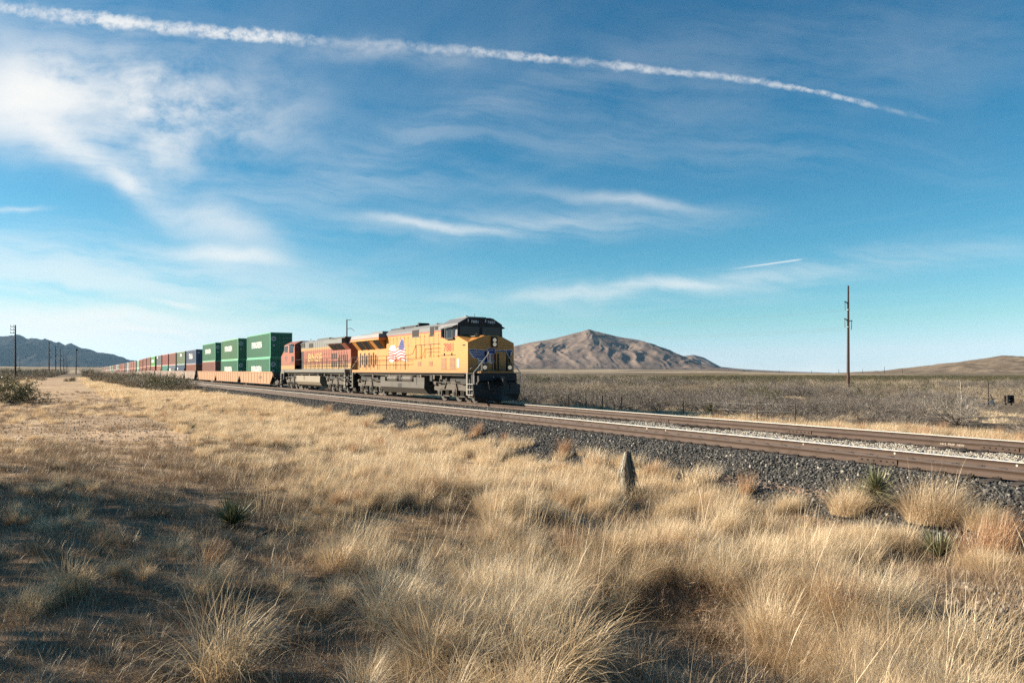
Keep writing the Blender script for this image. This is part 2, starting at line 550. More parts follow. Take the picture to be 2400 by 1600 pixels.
def ground_z(x, y):
    x = np.asarray(x, float); y = np.asarray(y, float)
    s, d = -x, y - bend(-x)
    R = np.hypot(x, y)
    right = 1 - 0.5 * sst(s, 18, 55)
    g = -0.16 - 0.80 * sst(d, 2.5, 11.0) * right
    g = g + 0.55 * sst(-d, 6, 26) * sst(s, 15, 60)
    # shallow gully across the right foreground
    gx = d - (4.6 + 0.35 * (6 - s))
    g = g - 0.34 * np.exp(-(gx / 0.9) ** 2) * sst(s, 13, 8) * sst(s, -2, 2)
    # pale bank at the right
    g = g + 0.25 * np.exp(-((d - 9.2) / 1.1) ** 2 - ((s - 3.7) / 1.6) ** 2)
    far = sst(d, 22.5, 26)
    g = g * (1 - far) + far * (-1.05 + 0.25 * (fbm(x / 9, y / 9) - 0.5))
    amp = 1 - 0.75 * sst(d, 11.5, 12.5) * sst(-d, -25, -24)
    g = g + amp * (0.24 * (fbm(x / 4.5, y / 4.5, 3) - 0.5) + 0.09 * (fbm(x / 0.8, y / 0.8, 3) - 0.5) + 0.25 * (fbm(x / 22 + 5, y / 22, 2) - 0.5) * (1 - sst(R, 0, 9) * 0))
    cor = sst(d, 12.5, 13.6) * sst(-d, -24.2, -23.2)
    g = g * (1 - cor) + cor * (-1.35)
    g = g + grade(s) * sst(d, 6, 13) * sst(-d, -32, -24)
    # far plain: its edge sits where the photograph shows it
    z = FWD.x * x + FWD.y * y
    lat = RGT.x * x + RGT.y * y
    px = np.where(z > 0.2 * R, 1200 + FPX * lat / np.maximum(z, 1e-3), np.where(lat < 0, -400, 2800))
    px = np.clip(px, -400, 2800)
    yh = np.interp(px, [-400, 0, 400, 1200, 1500, 1700, 1850, 1990, 2150, 2800], [858, 859, 861, 864, 865, 868, 874, 878.5, 876, 872])
    e = (YH - yh) / FPX
    zf = CAMH + e * R * np.where(z > 0.2 * R, np.maximum(z, 1) / np.maximum(R, 1), 0.8)
    k = sst(R, 260, 1500)
    und = (fbm(x / 130, y / 130, 3) - 0.5) * 3.0 * sst(R, 250, 700)
    return g * (1 - k) + (zf + und * (1 - 0.6 * k)) * k


# land cover colours of the ground (albedo)
def ground_cover(x, y):
    s, d = -x, y - bend(-x)
    R = np.hypot(x, y)
    n1 = fbm(x / 6, y / 6, 4); n2 = fbm(x / 1.3 + 40, y / 1.3, 3); n3 = fbm(x / 60 + 9, y / 60 + 3, 4)
    def C(*c): return np.array(c)[None, :]
    def mixc(a, b, t): return a * (1 - t[:, None]) + b * t[:, None]
    road = C(.47, .345, .235); litter = C(.21, .145, .095); straw = C(.52, .39, .235); scrub = C(.15, .12, .09)
    col = np.repeat(straw, len(x), 0)
    rd = sst(d, 4.6, 2.0) * sst(-d, 6.5, 4.0)
    rd = np.clip(rd + (n1 - 0.5) * 1.1 * (rd > 0.02), 0, 1)
    col = mixc(col, np.repeat(road, len(x), 0), rd)
    fg = sst(R, 19, 12)
    col = mixc(col, np.repeat(litter, len(x), 0), fg * (0.55 + 0.45 * n2))
    lefts = sst(-d, 6, 11)
    col = mixc(col, np.repeat(C(.27, .205, .14), len(x), 0), lefts)
    fars = sst(d, 29, 35)
    col = mixc(col, np.repeat(scrub, len(x), 0), fars)
    # far plain
    t = sst(R, 160, 320)
    col = mixc(col, np.repeat(C(.16, .13, .10), len(x), 0), t)
    z = FWD.x * x + FWD.y * y; lat = RGT.x * x + RGT.y * y
    px = 1200 + FPX * lat / np.maximum(z, 1)
    front = (z > 0).astype(float)
    ol = np.clip((R - (140 + 120 * sst(-px, -1700, -1450))) / 40, 0, 1) * sst(-R, -560, -420) * sst(px, 1380, 1650) * front
    col = mixc(col, np.repeat(C(.15, .115, .035), len(x), 0), np.clip(ol * (0.55 + 1.0 * (n3 - 0.3)), 0, 1))
    wh = sst(R, 430, 560) * sst(-R, -3200, -1500) * front
    pat = sst(fbm(x / 60, y / 170, 4), 0.46, 0.58)
    col = mixc(col, np.repeat(C(.42, .35, .26), len(x), 0), np.clip(wh * pat * 0.9, 0, 1))
    dk = sst(R, 900, 3000) * front
    col = mixc(col, np.repeat(C(.15, .122, .10), len(x), 0), dk * 0.7 * (1 - 0.8 * wh * pat))
    pale = np.exp(-((d - 9.2) / 1.0) ** 2 - ((s - 3.7) / 1.5) ** 2)
    col = mixc(col, np.repeat(C(.43, .36, .28), len(x), 0), np.clip(pale * 1.2, 0, 0.9))
    red = np.exp(-((d - 11.9) / 0.7) ** 2) * sst(s, 16, 12)
    col = mixc(col, np.repeat(C(.30, .185, .12), len(x), 0), np.clip(red * 0.7, 0, 1))
    return np.clip(col, 0, 1), rd


def ground_material():
    m, w, b = principled('earth')
    at = w.new('ShaderNodeAttribute', attribute_name='cover')
    geo = w.new('ShaderNodeNewGeometry')
    pos = geo.outputs['Position']
    fine = w.noise(pos, 14.0, 6, 0.7)
    mid = w.noise(pos, 1.6, 6, 0.62)
    big = w.noise(pos, 0.045, 6, 0.65)
    c = w.mix(1.0, at.outputs['Color'], w.mix(w.ss(fine, 0.25, 0.75), (0.66, 0.64, 0.62, 1), (1.28, 1.27, 1.25, 1)), 'MULTIPLY')
    c = w.mix(1.0, c, w.mix(w.ss(mid, 0.3, 0.7), (0.8, 0.78, 0.76, 1), (1.15, 1.15, 1.14, 1)), 'MULTIPLY')
    c = w.mix(1.0, c, w.mix(w.ss(big, 0.35, 0.65), (0.86, 0.85, 0.84, 1), (1.12, 1.11, 1.1, 1)), 'MULTIPLY')
    # bushes too far off to tell apart: a dark speckle over the plain
    ln = w.vm('LENGTH', pos)
    vor = w.new('ShaderNodeTexVoronoi'); w.put(vor.inputs['Vector'], pos); vor.inputs['Scale'].default_value = 0.16
    sp = w.ss(vor.outputs['Distance'], 0.25, 0.42, 1.0, 0.0)
    sp = w.m('MULTIPLY', sp, w.m('MULTIPLY', w.ss(ln, 170, 300), w.ss(ln, 2500, 1500)))
    sp = w.m('MULTIPLY', sp, w.m('MULTIPLY_ADD', w.ss(w.noise(pos, 0.012, 3), 0.35, 0.6), 0.65, 0.15))
    c = w.mix(sp, c, (0.075, 0.066, 0.045, 1))
    w.put(b.inputs['Base Color'], c)
    b.inputs['Roughness'].default_value = 0.95
    b.inputs['Specular IOR Level'].default_value = 0.1
    bp = w.new('ShaderNodeBump'); bp.inputs['Strength'].default_value = 0.7; bp.inputs['Distance'].default_value = 0.035
    w.put(bp.inputs['Height'], w.m('ADD', fine, w.m('MULTIPLY', mid, 1.5))); w.put(b.inputs['Normal'], bp.outputs[0])
    return m


MAT_EARTH = ground_material()


def build_ground():
    az0 = math.atan2(FWD.y, FWD.x)
    inner = np.linspace(-0.70, 0.70, 360)
    outer = np.linspace(0.70, 2 * math.pi - 0.70, 70)[1:-1]
    az = az0 + np.concatenate([inner, outer])
    na = len(az)
    r = [0.35]
    while r[-1] < 15500:
        r.append(r[-1] * (1.022 if r[-1] < 120 else 1.04))
    r = np.array(r); nr = len(r)
    A, Rr = np.meshgrid(az, r)
    x = (np.cos(A) * Rr).ravel(); y = (np.sin(A) * Rr).ravel()
    z = ground_z(x, y)
    cov, rd = ground_cover(x, y)
    x = np.append(x, 0); y = np.append(y, 0); z = np.append(z, ground_z(np.array([0.]), np.array([0.])))
    cov = np.vstack([cov, cov[:1]])
    i = np.arange(nr - 1)[:, None] * na + np.arange(na)[None, :]
    j = np.arange(nr - 1)[:, None] * na + (np.arange(na)[None, :] + 1) % na
    q = np.stack([i, i + na, j + na, j], -1).reshape(-1, 4)[:, ::-1]
    cap = np.array([[k, (k + 1) % na, nr * na, nr * na] for k in range(na)])
    cx = x[q].mean(1); cy = y[q].mean(1)
    dd = cy - bend(-cx)
    on_road = (dd > -5.5) & (dd < 3.2) & (-cx > 12) & (-cx < 330)
    verts = np.stack([x, y, z], 1)
    cols = np.hstack([cov, np.ones((len(cov), 1))])
    tri = cap[:, :3]
    g = np_mesh('ground', verts, q[~on_road], [MAT_EARTH], attrs={'cover': ('FLOAT_COLOR', cols)})
    o = link('ground', g); tag(o, kind='structure')
    used = np.unique(q[on_road]); mp = -np.ones(len(verts), int); mp[used] = np.arange(len(used))
    p = np_mesh('dirt_path', verts[used], mp[q[on_road]], [MAT_EARTH], attrs={'cover': ('FLOAT_COLOR', cols[used])})
    tag(link('dirt_path', p), kind='structure')


build_ground()


# ---------------------------------------------------------------- hills
def hill_material(name, lo, hi, speck, sc):
    m, w, b = principled(name)
    geo = w.new('ShaderNodeNewGeometry'); pos = geo.outputs['Position']
    n1 = w.noise(pos, sc, 7, 0.65); n2 = w.noise(pos, sc * 14, 4, 0.7)
    c = w.mix(w.ss(n1, 0.35, 0.68), (*lo, 1), (*hi, 1))
    c = w.mix(w.m('MULTIPLY', w.ss(n2, 0.5, 0.72), 0.7), c, (*speck, 1))
    w.put(b.inputs['Base Color'], c)
    b.inputs['Roughness'].default_value = 1.0; b.inputs['Specular IOR Level'].default_value = 0.0
    return m


def heightfield(name, dist, pxs, ys, ybase, depth_front, depth_back, nu, nv, spur, spur_freq, mat, seed, px0, px1, vpow=1.25, rough=0.04, jag=0.0):
    """ridge whose skyline is known: crest runs across the view at distance dist, spurs and gullies run down towards us"""
    px = np.linspace(px0, px1, nu)
    yy = np.interp(px, pxs, ys) + (fbm(px / 11.0 + seed, px * 0 + seed, 4, .6) - 0.5) * jag
    H = np.maximum((ybase - yy) / FPX * dist, 0)
    u = (px - 1200) / FPX * dist
    v = np.concatenate([-np.linspace(1, 0, int(nv * 0.72), endpoint=False) ** 1.15, np.linspace(0, 1, nv - int(nv * 0.72))])
    U, V = np.meshgrid(u, v); HH = np.tile(H, (len(v), 1))
    hm = H.max()
    W = np.where(V < 0, depth_front, depth_back)
    t = np.abs(V)
    # gullies: valley lines that wander as they go down
    uw = U + (fbm(U / spur_freq * 0.7 + seed, V * 2.2 + seed) - 0.5) * spur_freq * 1.5 + V * spur_freq * 0.35
    rid = 1 - np.abs(2 * vnoise(uw / spur_freq + seed, V * 1.1 + seed * 3) - 1)
    rid2 = 1 - np.abs(2 * vnoise(uw / spur_freq * 2.7 + 7 + seed, V * 2.6 + seed) - 1)
    rid3 = 1 - np.abs(2 * vnoise(uw / spur_freq * 6.3 + 3 + seed, V * 5.5 + seed * 2) - 1)
    base = HH * (1 - t) ** vpow
    # further out the foot spreads beyond the skyline's own width
    sp = spur * hm * (t * (1 - t) * 4) ** 0.8 * np.clip(HH / hm * 1.6, 0, 1)
    z = base + sp * ((rid - 0.55) + 0.34 * (rid2 - 0.5) + 0.16 * (rid3 - 0.5)) + hm * rough * (fbm(U / (spur_freq * .4), V * 9 + seed, 5) - 0.5) * np.clip(t * 8, 0.12, 1) * np.clip(HH / hm * 3, 0, 1)
    z = np.minimum(z, HH * (1 - 0.35 * t) + 0.001)
    z0 = CAMH + (YH - ybase) / FPX * dist
    D = dist + V * W
    edge = (t > 0.985)
    z = np.where(edge, z - hm * 0.05, z) + z0
    z = z - np.where(HH < 0.02 * hm, hm * 0.04, 0)
    x = FWD.x * D + RGT.x * U * (D / dist) ** 0.4
    y = FWD.y * D + RGT.y * U * (D / dist) ** 0.4
    n0, n1_ = U.shape
    ii = np.arange(n0 - 1)[:, None] * n1_ + np.arange(n1_ - 1)[None, :]
    q = np.stack([ii, ii + 1, ii + n1_ + 1, ii + n1_], -1).reshape(-1, 4)
    me = np_mesh(name, np.stack([x.ravel(), y.ravel(), z.ravel()], 1), q, [mat])
    return tag(link(name, me), kind='structure')


MAT_HILL = hill_material('hill_earth', (.150, .113, .096), (.195, .152, .126), (.105, .082, .068), 0.004)
MAT_RANGE = hill_material('range_rock', (.024, .025, .027), (.050, .047, .046), (.02, .02, .022), 0.0016)
MAT_KNOLL = hill_material('knoll_earth', (.115, .09, .068), (.23, .185, .145), (.05, .041, .03), 0.045)

heightfield('mountain', 5200,
            [1000, 1080, 1150, 1205, 1240, 1300, 1345, 1372, 1380, 1390, 1410, 1450, 1499, 1530, 1562, 1602, 1640, 1690, 1740],
            [858, 842, 823, 811, 803, 793, 781, 774.2, 771.0, 774.5, 779.5, 789, 797, 806.5, 819, 844, 858, 866, 868],
            866, 1050, 1500, 340, 150, 0.23, 260, MAT_HILL, 3.1, 1000, 1760, 1.0, 0.07, 1.2)
heightfield('mountain', 7600,
            [1480, 1540, 1585, 1600, 1625, 1650, 1670, 1690, 1740, 1800, 1900],
            [862, 850, 839, 834.5, 831, 837.5, 849, 859.5, 864.5, 868, 872],
            873, 900, 1200, 160, 60, 0.4, 300, MAT_HILL, 8.7, 1480, 1900, 1.0)
heightfield('mountain_range', 12200,
            [-500, -380, -260, -150, -70, -20, 0, 17, 38, 50, 63, 86, 96, 106, 122, 138, 153, 167, 184, 200, 230, 260, 266, 279, 283, 298, 303, 330, 380],
            [800, 780, 792, 776, 790, 785, 789, 787, 784, 787, 794, 794, 797, 795, 800, 802, 808, 805, 815, 816.5, 824, 830, 830, 837, 836, 846, 853, 858, 860],
            861, 2300, 2500, 380, 110, 0.34, 620, MAT_RANGE, 5.3, -500, 380, 1.1, 0.13, 9.0)
heightfield('hill', 1150,
            [1960, 2010, 2060, 2110, 2160, 2200, 2240, 2290, 2330, 2352, 2375, 2400, 2480, 2600, 2750],
            [880, 878, 875, 872.5, 868, 861, 853, 843.5, 835.5, 832.5, 833, 835.5, 846, 858, 872],
            880, 420, 700, 260, 110, 0.10, 60, MAT_KNOLL, 2.2, 1960, 2750, 1.1, 0.16, 2.5)


# ---------------------------------------------------------------- track bed, ballast, tracks
def bed_material():
    m, w, b = principled('ballast_bed')
    geo = w.new('ShaderNodeNewGeometry'); pos = geo.outputs['Position']
    at = w.new('ShaderNodeAttribute', attribute_name='cover')
    vor = w.new('ShaderNodeTexVoronoi'); w.put(vor.inputs['Vector'], pos); vor.inputs['Scale'].default_value = 15
    hs = w.new('ShaderNodeSeparateXYZ'); w.put(hs.inputs[0], vor.outputs['Color'])
    c = w.mix(1.0, at.outputs['Color'], w.mix(hs.outputs[0], (0.35, 0.36, 0.37, 1), (1.25, 1.22, 1.18, 1)), 'MULTIPLY')
    w.put(b.inputs['Base Color'], c); b.inputs['Roughness'].default_value = 0.9
    bp = w.new('ShaderNodeBump'); bp.inputs['Strength'].default_value = 1.0; bp.inputs['Distance'].default_value = 0.04
    w.put(bp.inputs['Height'], vor.outputs['Distance']); bp.invert = True
    w.put(b.inputs['Normal'], bp.outputs[0])
    return m


# (distance across, height) of the bed: shoulder, a ledge of bare earth, lower shoulder, foot
BED = [(11.4, -1.45), (12.25, -1.02), (12.75, -0.72), (13.25, -0.64), (13.55, -0.58), (14.45, -0.235), (14.9, -0.225), (15.2, -0.235), (16.04, -0.225), (16.9, -0.235), (17.3, -0.24), (18.5, -0.30), (19.7, -0.235), (20.2, -0.235), (21.0, -0.225), (21.8, -0.235), (22.5, -0.235), (23.4, -0.72), (24.3, -1.2), (24.8, -1.5)]
S_TR = np.concatenate([np.linspace(-45, 60, 106), np.linspace(62, 230, 60), np.linspace(235, 760, 90)])


def bed_z(s, d):
    z = np.interp(d, [b[0] for b in BED], [b[1] for b in BED])
    return z + grade(s) + 0.05 * (vnoise(np.asarray(s) / 0.9, np.asarray(d) / 0.9) - 0.5)


def build_bed():
    ds = np.array([b[0] for b in BED])
    dd = np.concatenate([np.linspace(ds[i], ds[i + 1], 3)[:-1] for i in range(len(ds) - 1)] + [ds[-1:]])
    S, Dm = np.meshgrid(S_TR, dd, indexing='ij')
    z = bed_z(S, Dm)
    x = -S; y = Dm + bend(S)
    n0, n1 = S.shape
    i = np.arange(n0 - 1)[:, None] * n1 + np.arange(n1 - 1)[None, :]
    q = np.stack([i, i + 1, i + n1 + 1, i + n1], -1).reshape(-1, 4)
    dark = np.array([.047, .044, .041]); pale = np.array([.38, .345, .295]); soil = np.array([.25, .165, .115])
    mid = sst(Dm, 16.6, 17.0) * (0.25 + 0.75 * sst(S, 34, 14))
    c = dark * (1 - mid[..., None]) + pale * mid[..., None]
    led = sst(Dm, 12.7, 12.95) * sst(-Dm, -13.5, -13.3) * sst(S, 7.0, 8.2) * sst(-S, -14.5, -12.5)
    c = c * (1 - led[..., None]) + soil * led[..., None]
    c = np.concatenate([c, np.ones_like(c[..., :1])], -1).reshape(-1, 4)
    me = np_mesh('track_bed', np.stack([x.ravel(), y.ravel(), z.ravel()], 1), q, [bed_material()], attrs={'cover': ('FLOAT_COLOR', c)})
    tag(link('track_bed', me), kind='structure')


build_bed()


def stone_mesh(i, mat):
    r = random.Random(100 + i)
    bm = bmesh.new()
    bmesh.ops.create_icosphere(bm, subdivisions=1, radius=1.0)
    sx, sy, sz = r.uniform(.8, 1.25), r.uniform(.7, 1.0), r.uniform(.55, .8)
    for v in bm.verts:
        k = r.uniform(.72, 1.15)
        v.co = Vector((v.co.x * sx * k, v.co.y * sy * k, v.co.z * sz * k))
    me = bpy.data.meshes.new('stone'); bm.to_mesh(me); bm.free()
    me.materials.append(mat)
    return me


def stone_material(name, ramp):
    m, w, b = principled(name)
    ramp = [(p_, tuple(c * ALB for c in c_)) for p_, c_ in ramp]
    oi = w.new('ShaderNodeObjectInfo')
    cr = w.new('ShaderNodeValToRGB')
    e = cr.color_ramp.elements
    e[0].position = 0; e[0].color = (*ramp[0][1], 1); e[1].position = 1; e[1].color = (*ramp[-1][1], 1)
    for p, c in ramp[1:-1]:
        n = e.new(p); n.color = (*c, 1)
    w.put(cr.inputs[0], oi.outputs['Random'])
    geo = w.new('ShaderNodeNewGeometry')
    n = w.noise(geo.outputs['Position'], 40, 3, 0.6)
    c = w.mix(1.0, cr.outputs[0], w.mix(n, (0.7, 0.7, 0.7, 1), (1.25, 1.25, 1.25, 1)), 'MULTIPLY')
    w.put(b.inputs['Base Color'], c); b.inputs['Roughness'].default_value = 0.85; b.inputs['Specular IOR Level'].default_value = 0.3
    return m


MAT_STONE_D = stone_material('basalt', [(0, (.034, .034, .034)), (.45, (.075, .074, .072)), (.75, (.125, .121, .115)), (.93, (.20, .19, .172)), (.965, (.26, .24, .21)), (.98, (.42, .385, .33)), (1, (.52, .48, .41))])
MAT_STONE_P = stone_material('limestone', [(0, (.26, .235, .20)), (.25, (.38, .345, .295)), (.7, (.48, .44, .38)), (1, (.60, .55, .47))])


def build_ballast():
    pts = []; idx = []; scl = []
    def lay(s0, s1, d0, d1, dens, r0, r1, palef):
        n = int((s1 - s0) * (d1 - d0) * dens)
        s = rng.uniform(s0, s1, n); d = rng.uniform(d0, d1, n)
        keep = np.ones(n, bool)
        for t in (D1, D1 + 1.5, D1 + SP, D1 + SP + 1.5):
            keep &= np.abs(d - t) > 0.085
        led = (d > 12.9) & (d < 13.4) & (s > 7.2) & (s < 13.6) & (rng.random(n) < 0.72)
        keep &= ~led
        s, d = s[keep], d[keep]
        r = rng.uniform(r0, r1, len(s))
        z = bed_z(s, d) + r * 0.15
        pts.append(np.stack([-s, d + bend(s), z], 1)); scl.append(r)
        pale = rng.random(len(s)) < palef(s, d)
        idx.append(np.where(pale, 5 + rng.integers(0, 5, len(s)), rng.integers(0, 5, len(s))))
    none = lambda s, d: np.full(len(s), 0.012)
    mid = lambda s, d: np.clip(0.12 + 0.85 * sst(s, 34, 15) + 0.25 * (vnoise(s / 3, d / 2) - 0.5), 0, 1)
    lay(2, 24, 11.9, 15.15, 330, .024, .047, none)
    lay(24, 62, 12.6, 15.15, 210, .03, .055, none)
    lay(62, 110, 13.4, 15.15, 110, .035, .065, none)
    lay(2, 34, 16.9, 20.15, 260, .024, .045, mid)
    lay(34, 80, 16.9, 20.15, 130, .03, .055, mid)
    lay(2, 40, 15.4, 16.7, 60, .03, .05, mid)
    lay(2, 40, 20.3, 21.6, 50, .03, .05, mid)
    pts = np.vstack(pts); scl = np.concatenate(scl); idx = np.concatenate(idx)
    rot = rng.uniform(0, 6.283, (len(pts), 3))
    meshes = [stone_mesh(i, MAT_STONE_D) for i in range(5)] + [stone_mesh(i + 5, MAT_STONE_P) for i in range(5)]
    scatter('ballast_gravel', pts, rot, scl, idx, meshes, 'dark crushed stone ballast, paler between the two tracks', 'gravel')


build_ballast()

MAT_RUST = paint('rail_rust', (.088, .056, .042), 0.75, 0.5, (.05, .034, .027), 2.5, False, bump=0.15)
MAT_STEEL = flat('rail_head_steel', (.56, .54, .51), 0.52, 0.6)
MAT_TIE = paint('sleeper_timber', (.075, .06, .05), 0.9, 0.5, (.16, .14, .12), 3.0, False)
MAT_CLIP = flat('clip_iron', (.035, .027, .024), 0.8)
MAT_MARK = flat('chalk_paint', (.62, .56, .48), 0.8)


def rail_mesh(dpos, gauge):
    prof = [(-.076, -.186), (.076, -.186), (.076, -.174), (.012, -.150), (.010, -.050), (.037, -.038), (.037, -.018), (.027, 0.0), (-.027, 0.0), (-.037, -.018), (-.037, -.038), (-.010, -.050), (-.012, -.150), (-.076, -.174)]
    n = len(prof)
    S = S_TR
    vs = np.array([[(-s, dpos + p[0] + bend(s), p[1] + grade(s)) for p in prof] for s in S]).reshape(-1, 3)
    fs = []; mi = []
    for k in range(len(S) - 1):
        for i in range(n):
            j = (i + 1) % n
            fs.append((k * n + i, k * n + j, (k + 1) * n + j, (k + 1) * n + i)); mi.append(1 if i == 7 or (i == 8 and gauge < 0) or (i == 6 and gauge > 0) else 0)
    me = np_mesh('rail', vs, np.array(fs)[:, ::-1], [MAT_RUST, MAT_STEEL], smooth=False)
    me.polygons.foreach_set('material_index', np.array(mi, np.int32))
    return me


def build_track(d0, label, joints):
    t = empty('railway_track', (0, d0 + 0.75, 0), 0, label, 'railway track', 'pair of parallel railway tracks')
    for k in (0, 1):
        o = link('rail', rail_mesh(d0 + 1.5 * k, -1 if k else 1)); o.parent = t; o.matrix_parent_inverse = Matrix.Translation((0, -d0 - 0.75, 0))
    m = MB()
    s = -20.0
    while s < 130:
        y = d0 + 0.75 + float(bend(s))
        m.box(-s - .115, -s + .115, y - 1.3, y + 1.3, -.42, -.20, MAT_TIE)
        s += 0.5
    o = m.build('sleepers'); o['kind'] = 'stuff'; o.parent = t; o.matrix_parent_inverse = Matrix.Translation((0, -d0 - 0.75, 0))
    m = MB()
    s = 2.0
    while s < 75:
        for k in (0, 1):
            y = d0 + 1.5 * k + float(bend(s))
            for e in (-1, 1):
                q = s + random.uniform(-.05, .05)
                m.box(-q - .075, -q + .075, y + e * .05, y + e * .10, -.182, -.162, MAT_CLIP)
                if random.random() < 0.7:
                    m.tube((-q + .03, y + e * .082, -.19), (-q + .03, y + e * .082, -.142), .014, MAT_CLIP, 5)
        s += 0.5
    o = m.build('rail_clips'); o['kind'] = 'stuff'; o.parent = t; o.matrix_parent_inverse = Matrix.Translation((0, -d0 - 0.75, 0))
    for k, s in joints:
        m = MB(); y = d0 + 1.5 * k + float(bend(s))
        m.box(-s - .45, -s + .45, y - .034, y - .010, -.150, -.052, MAT_RUST)
        for q in (-.36, -.22, -.08, .08, .22, .36):
            m.tube((-s + q, y - .033, -.10), (-s + q, y - .055, -.10), .016, MAT_CLIP, 6)
        m.box(-s - .006, -s + .006, y - .039, y + .039, -.05, .001, MAT_CLIP)
        o = m.build('joint_bar'); o.parent = t; o.matrix_parent_inverse = Matrix.Translation((0, -d0 - 0.75, 0))
    return t


TR1 = build_track(D1, 'nearer empty railway track with bright railheads and dark ballast shoulder', [(0, 9.4), (1, 28.5), (1, 50.2), (1, 60.7)])
TR2 = build_track(D1 + SP, 'farther railway track carrying the freight train', [(0, 9.2), (0, 15.1), (0, 21.5)])
# painted figures on the web of the far track's near rail, and daubs on the near track's far rail
me = text_mesh('chalk_marking', '1412  PREP  NEW', 0.62, 0.055, MAT_MARK)
o = link('chalk_marking', me, TR2); o.location = (-10.35, -0.75 - .0135, -.10)
o['kind'] = 'stuff'
for s in (7.3, 9.9, 12.4, 17.6, 18.5, 24.0):
    m = MB(); a = random.uniform(.018, .03)
    m.add([(-s + a * math.cos(k * 1.05) * random.uniform(.7, 1.1), .75 - .0145, -.085 + a * math.sin(k * 1.05)) for k in range(6)], [(0, 1, 2, 3, 4, 5)], MAT_MARK)
    m.build('paint_daub', TR1)


# ---------------------------------------------------------------- air
def build_haze():
    m = bpy.data.materials.new('air')
    m.use_nodes = True
    nt = m.node_tree; nt.nodes.clear()
    out = nt.nodes.new('ShaderNodeOutputMaterial')
    v = nt.nodes.new('ShaderNodeVolumePrincipled')
    v.inputs['Color'].default_value = (0.42, 0.70, 1.0, 1)
    v.inputs['Density'].default_value = HAZE
    v.inputs['Anisotropy'].default_value = 0.0
    nt.links.new(v.outputs[0], out.inputs['Volume'])
    b = MB(); R = 15800
    b.box(-R, R, -R, R, -90, 780, m)
    o = b.build('haze'); o['kind'] = 'stuff'
    return o


HAZE = 1.75e-5
build_haze()

# ------------------------------------------------------------------ the train: materials
M_YEL = paint('armour_yellow', (.62, .275, .062), 0.5, 0.5, (.27, .155, .075), 0.9, low=(1.75, 2.9, .6))
M_GRY = paint('harbour_mist_grey', (.20, .205, .215), 0.5, 0.3, (.12, .11, .10), 0.9)
M_RED = paint('signal_red', (.62, .05, .03), 0.5, 0.2)
M_REDNUM = flat('number_red', (.55, .06, .03), 0.5)
M_BLK = paint('frame_black', (.010, .010, .011), 0.6, 0.35, (.032, .026, .022), 1.5)
M_UND = paint('truck_grey', (.115, .098, .080), 0.75, 0.6, (.035, .03, .025), 2.0)
M_TNK = paint('tank_grey', (.085, .073, .060), 0.6, 0.5, (.05, .042, .035), 1.0)
M_TNK2 = paint('tank_tan', (.27, .225, .165), 0.6, 0.45, (.22, .18, .14), 1.0)
M_GLS = flat('cab_glass', (.008, .011, .016), 0.12, 0.0, 0.25)
M_SCR = flat('intake_screen', (.012, .012, .013), 0.7)
M_RLD = flat('handrail_dark', (.03, .026, .022), 0.6)
M_WHT = paint('handrail_white', (.52, .50, .46), 0.5, 0.3)
M_BLU = flat('emblem_blue', (.012, .03, .22), 0.5)
M_EWH = flat('emblem_white', (.72, .72, .72), 0.5)
M_LOUV = paint('louvre_brown', (.38, .22, .13), 0.6, 0.3)
M_ORG = paint('heritage_orange', (.32, .088, .046), 0.6, 0.6, (.13, .07, .052), 0.8, low=(1.75, 3.2, .75))
M_ORGR = paint('faded_orange', (.29, .092, .062), 0.6, 0.45, (.25, .14, .10), 0.8)
M_GRN = paint('pullman_green', (.085, .095, .09), 0.5, 0.4, (.06, .05, .045), 0.8)
M_SGRY = paint('silver_grey', (.19, .195, .19), 0.55, 0.45, (.12, .11, .10), 0.9)
M_DYEL = paint('faded_yellow', (.40, .23, .07), 0.55, 0.5, (.32, .19, .09), 0.9)
M_LYEL = flat('lettering_yellow', (.50, .31, .11), 0.6)
M_SILL = paint('sill_grey', (.17, .16, .135), 0.65, 0.5, (.13, .10, .08), 0.9)
M_WHL = paint('wheel_steel', (.06, .05, .045), 0.6, 0.5, (.11, .08, .06), 3.0, False)
M_LAMP = flat('lit_lamp', (.62, .54, .42), 0.3, emit=(1.0, .86, .62), es=.10)
M_BOX = paint('step_grey', (.24, .225, .195), 0.6, 0.3)


def wheel_mesh(r, mat, w=.13):
    m = MB()
    n = 24
    for (x0, x1, ra, rb) in ((-w / 2, w / 2 - .03, r, r), (w / 2 - .03, w / 2, r + .025, r + .025)):
        m.tube((0, x0, 0), (0, x1, 0), ra, mat, n, rb, True, False)
    m.tube((0, -w / 2 - .05, 0), (0, -w / 2, 0), .13, mat, 12)
    return m.mesh('wheel')


WHEEL_L = wheel_mesh(.53, M_WHL)
WHEEL_C = wheel_mesh(.46, M_WHL)


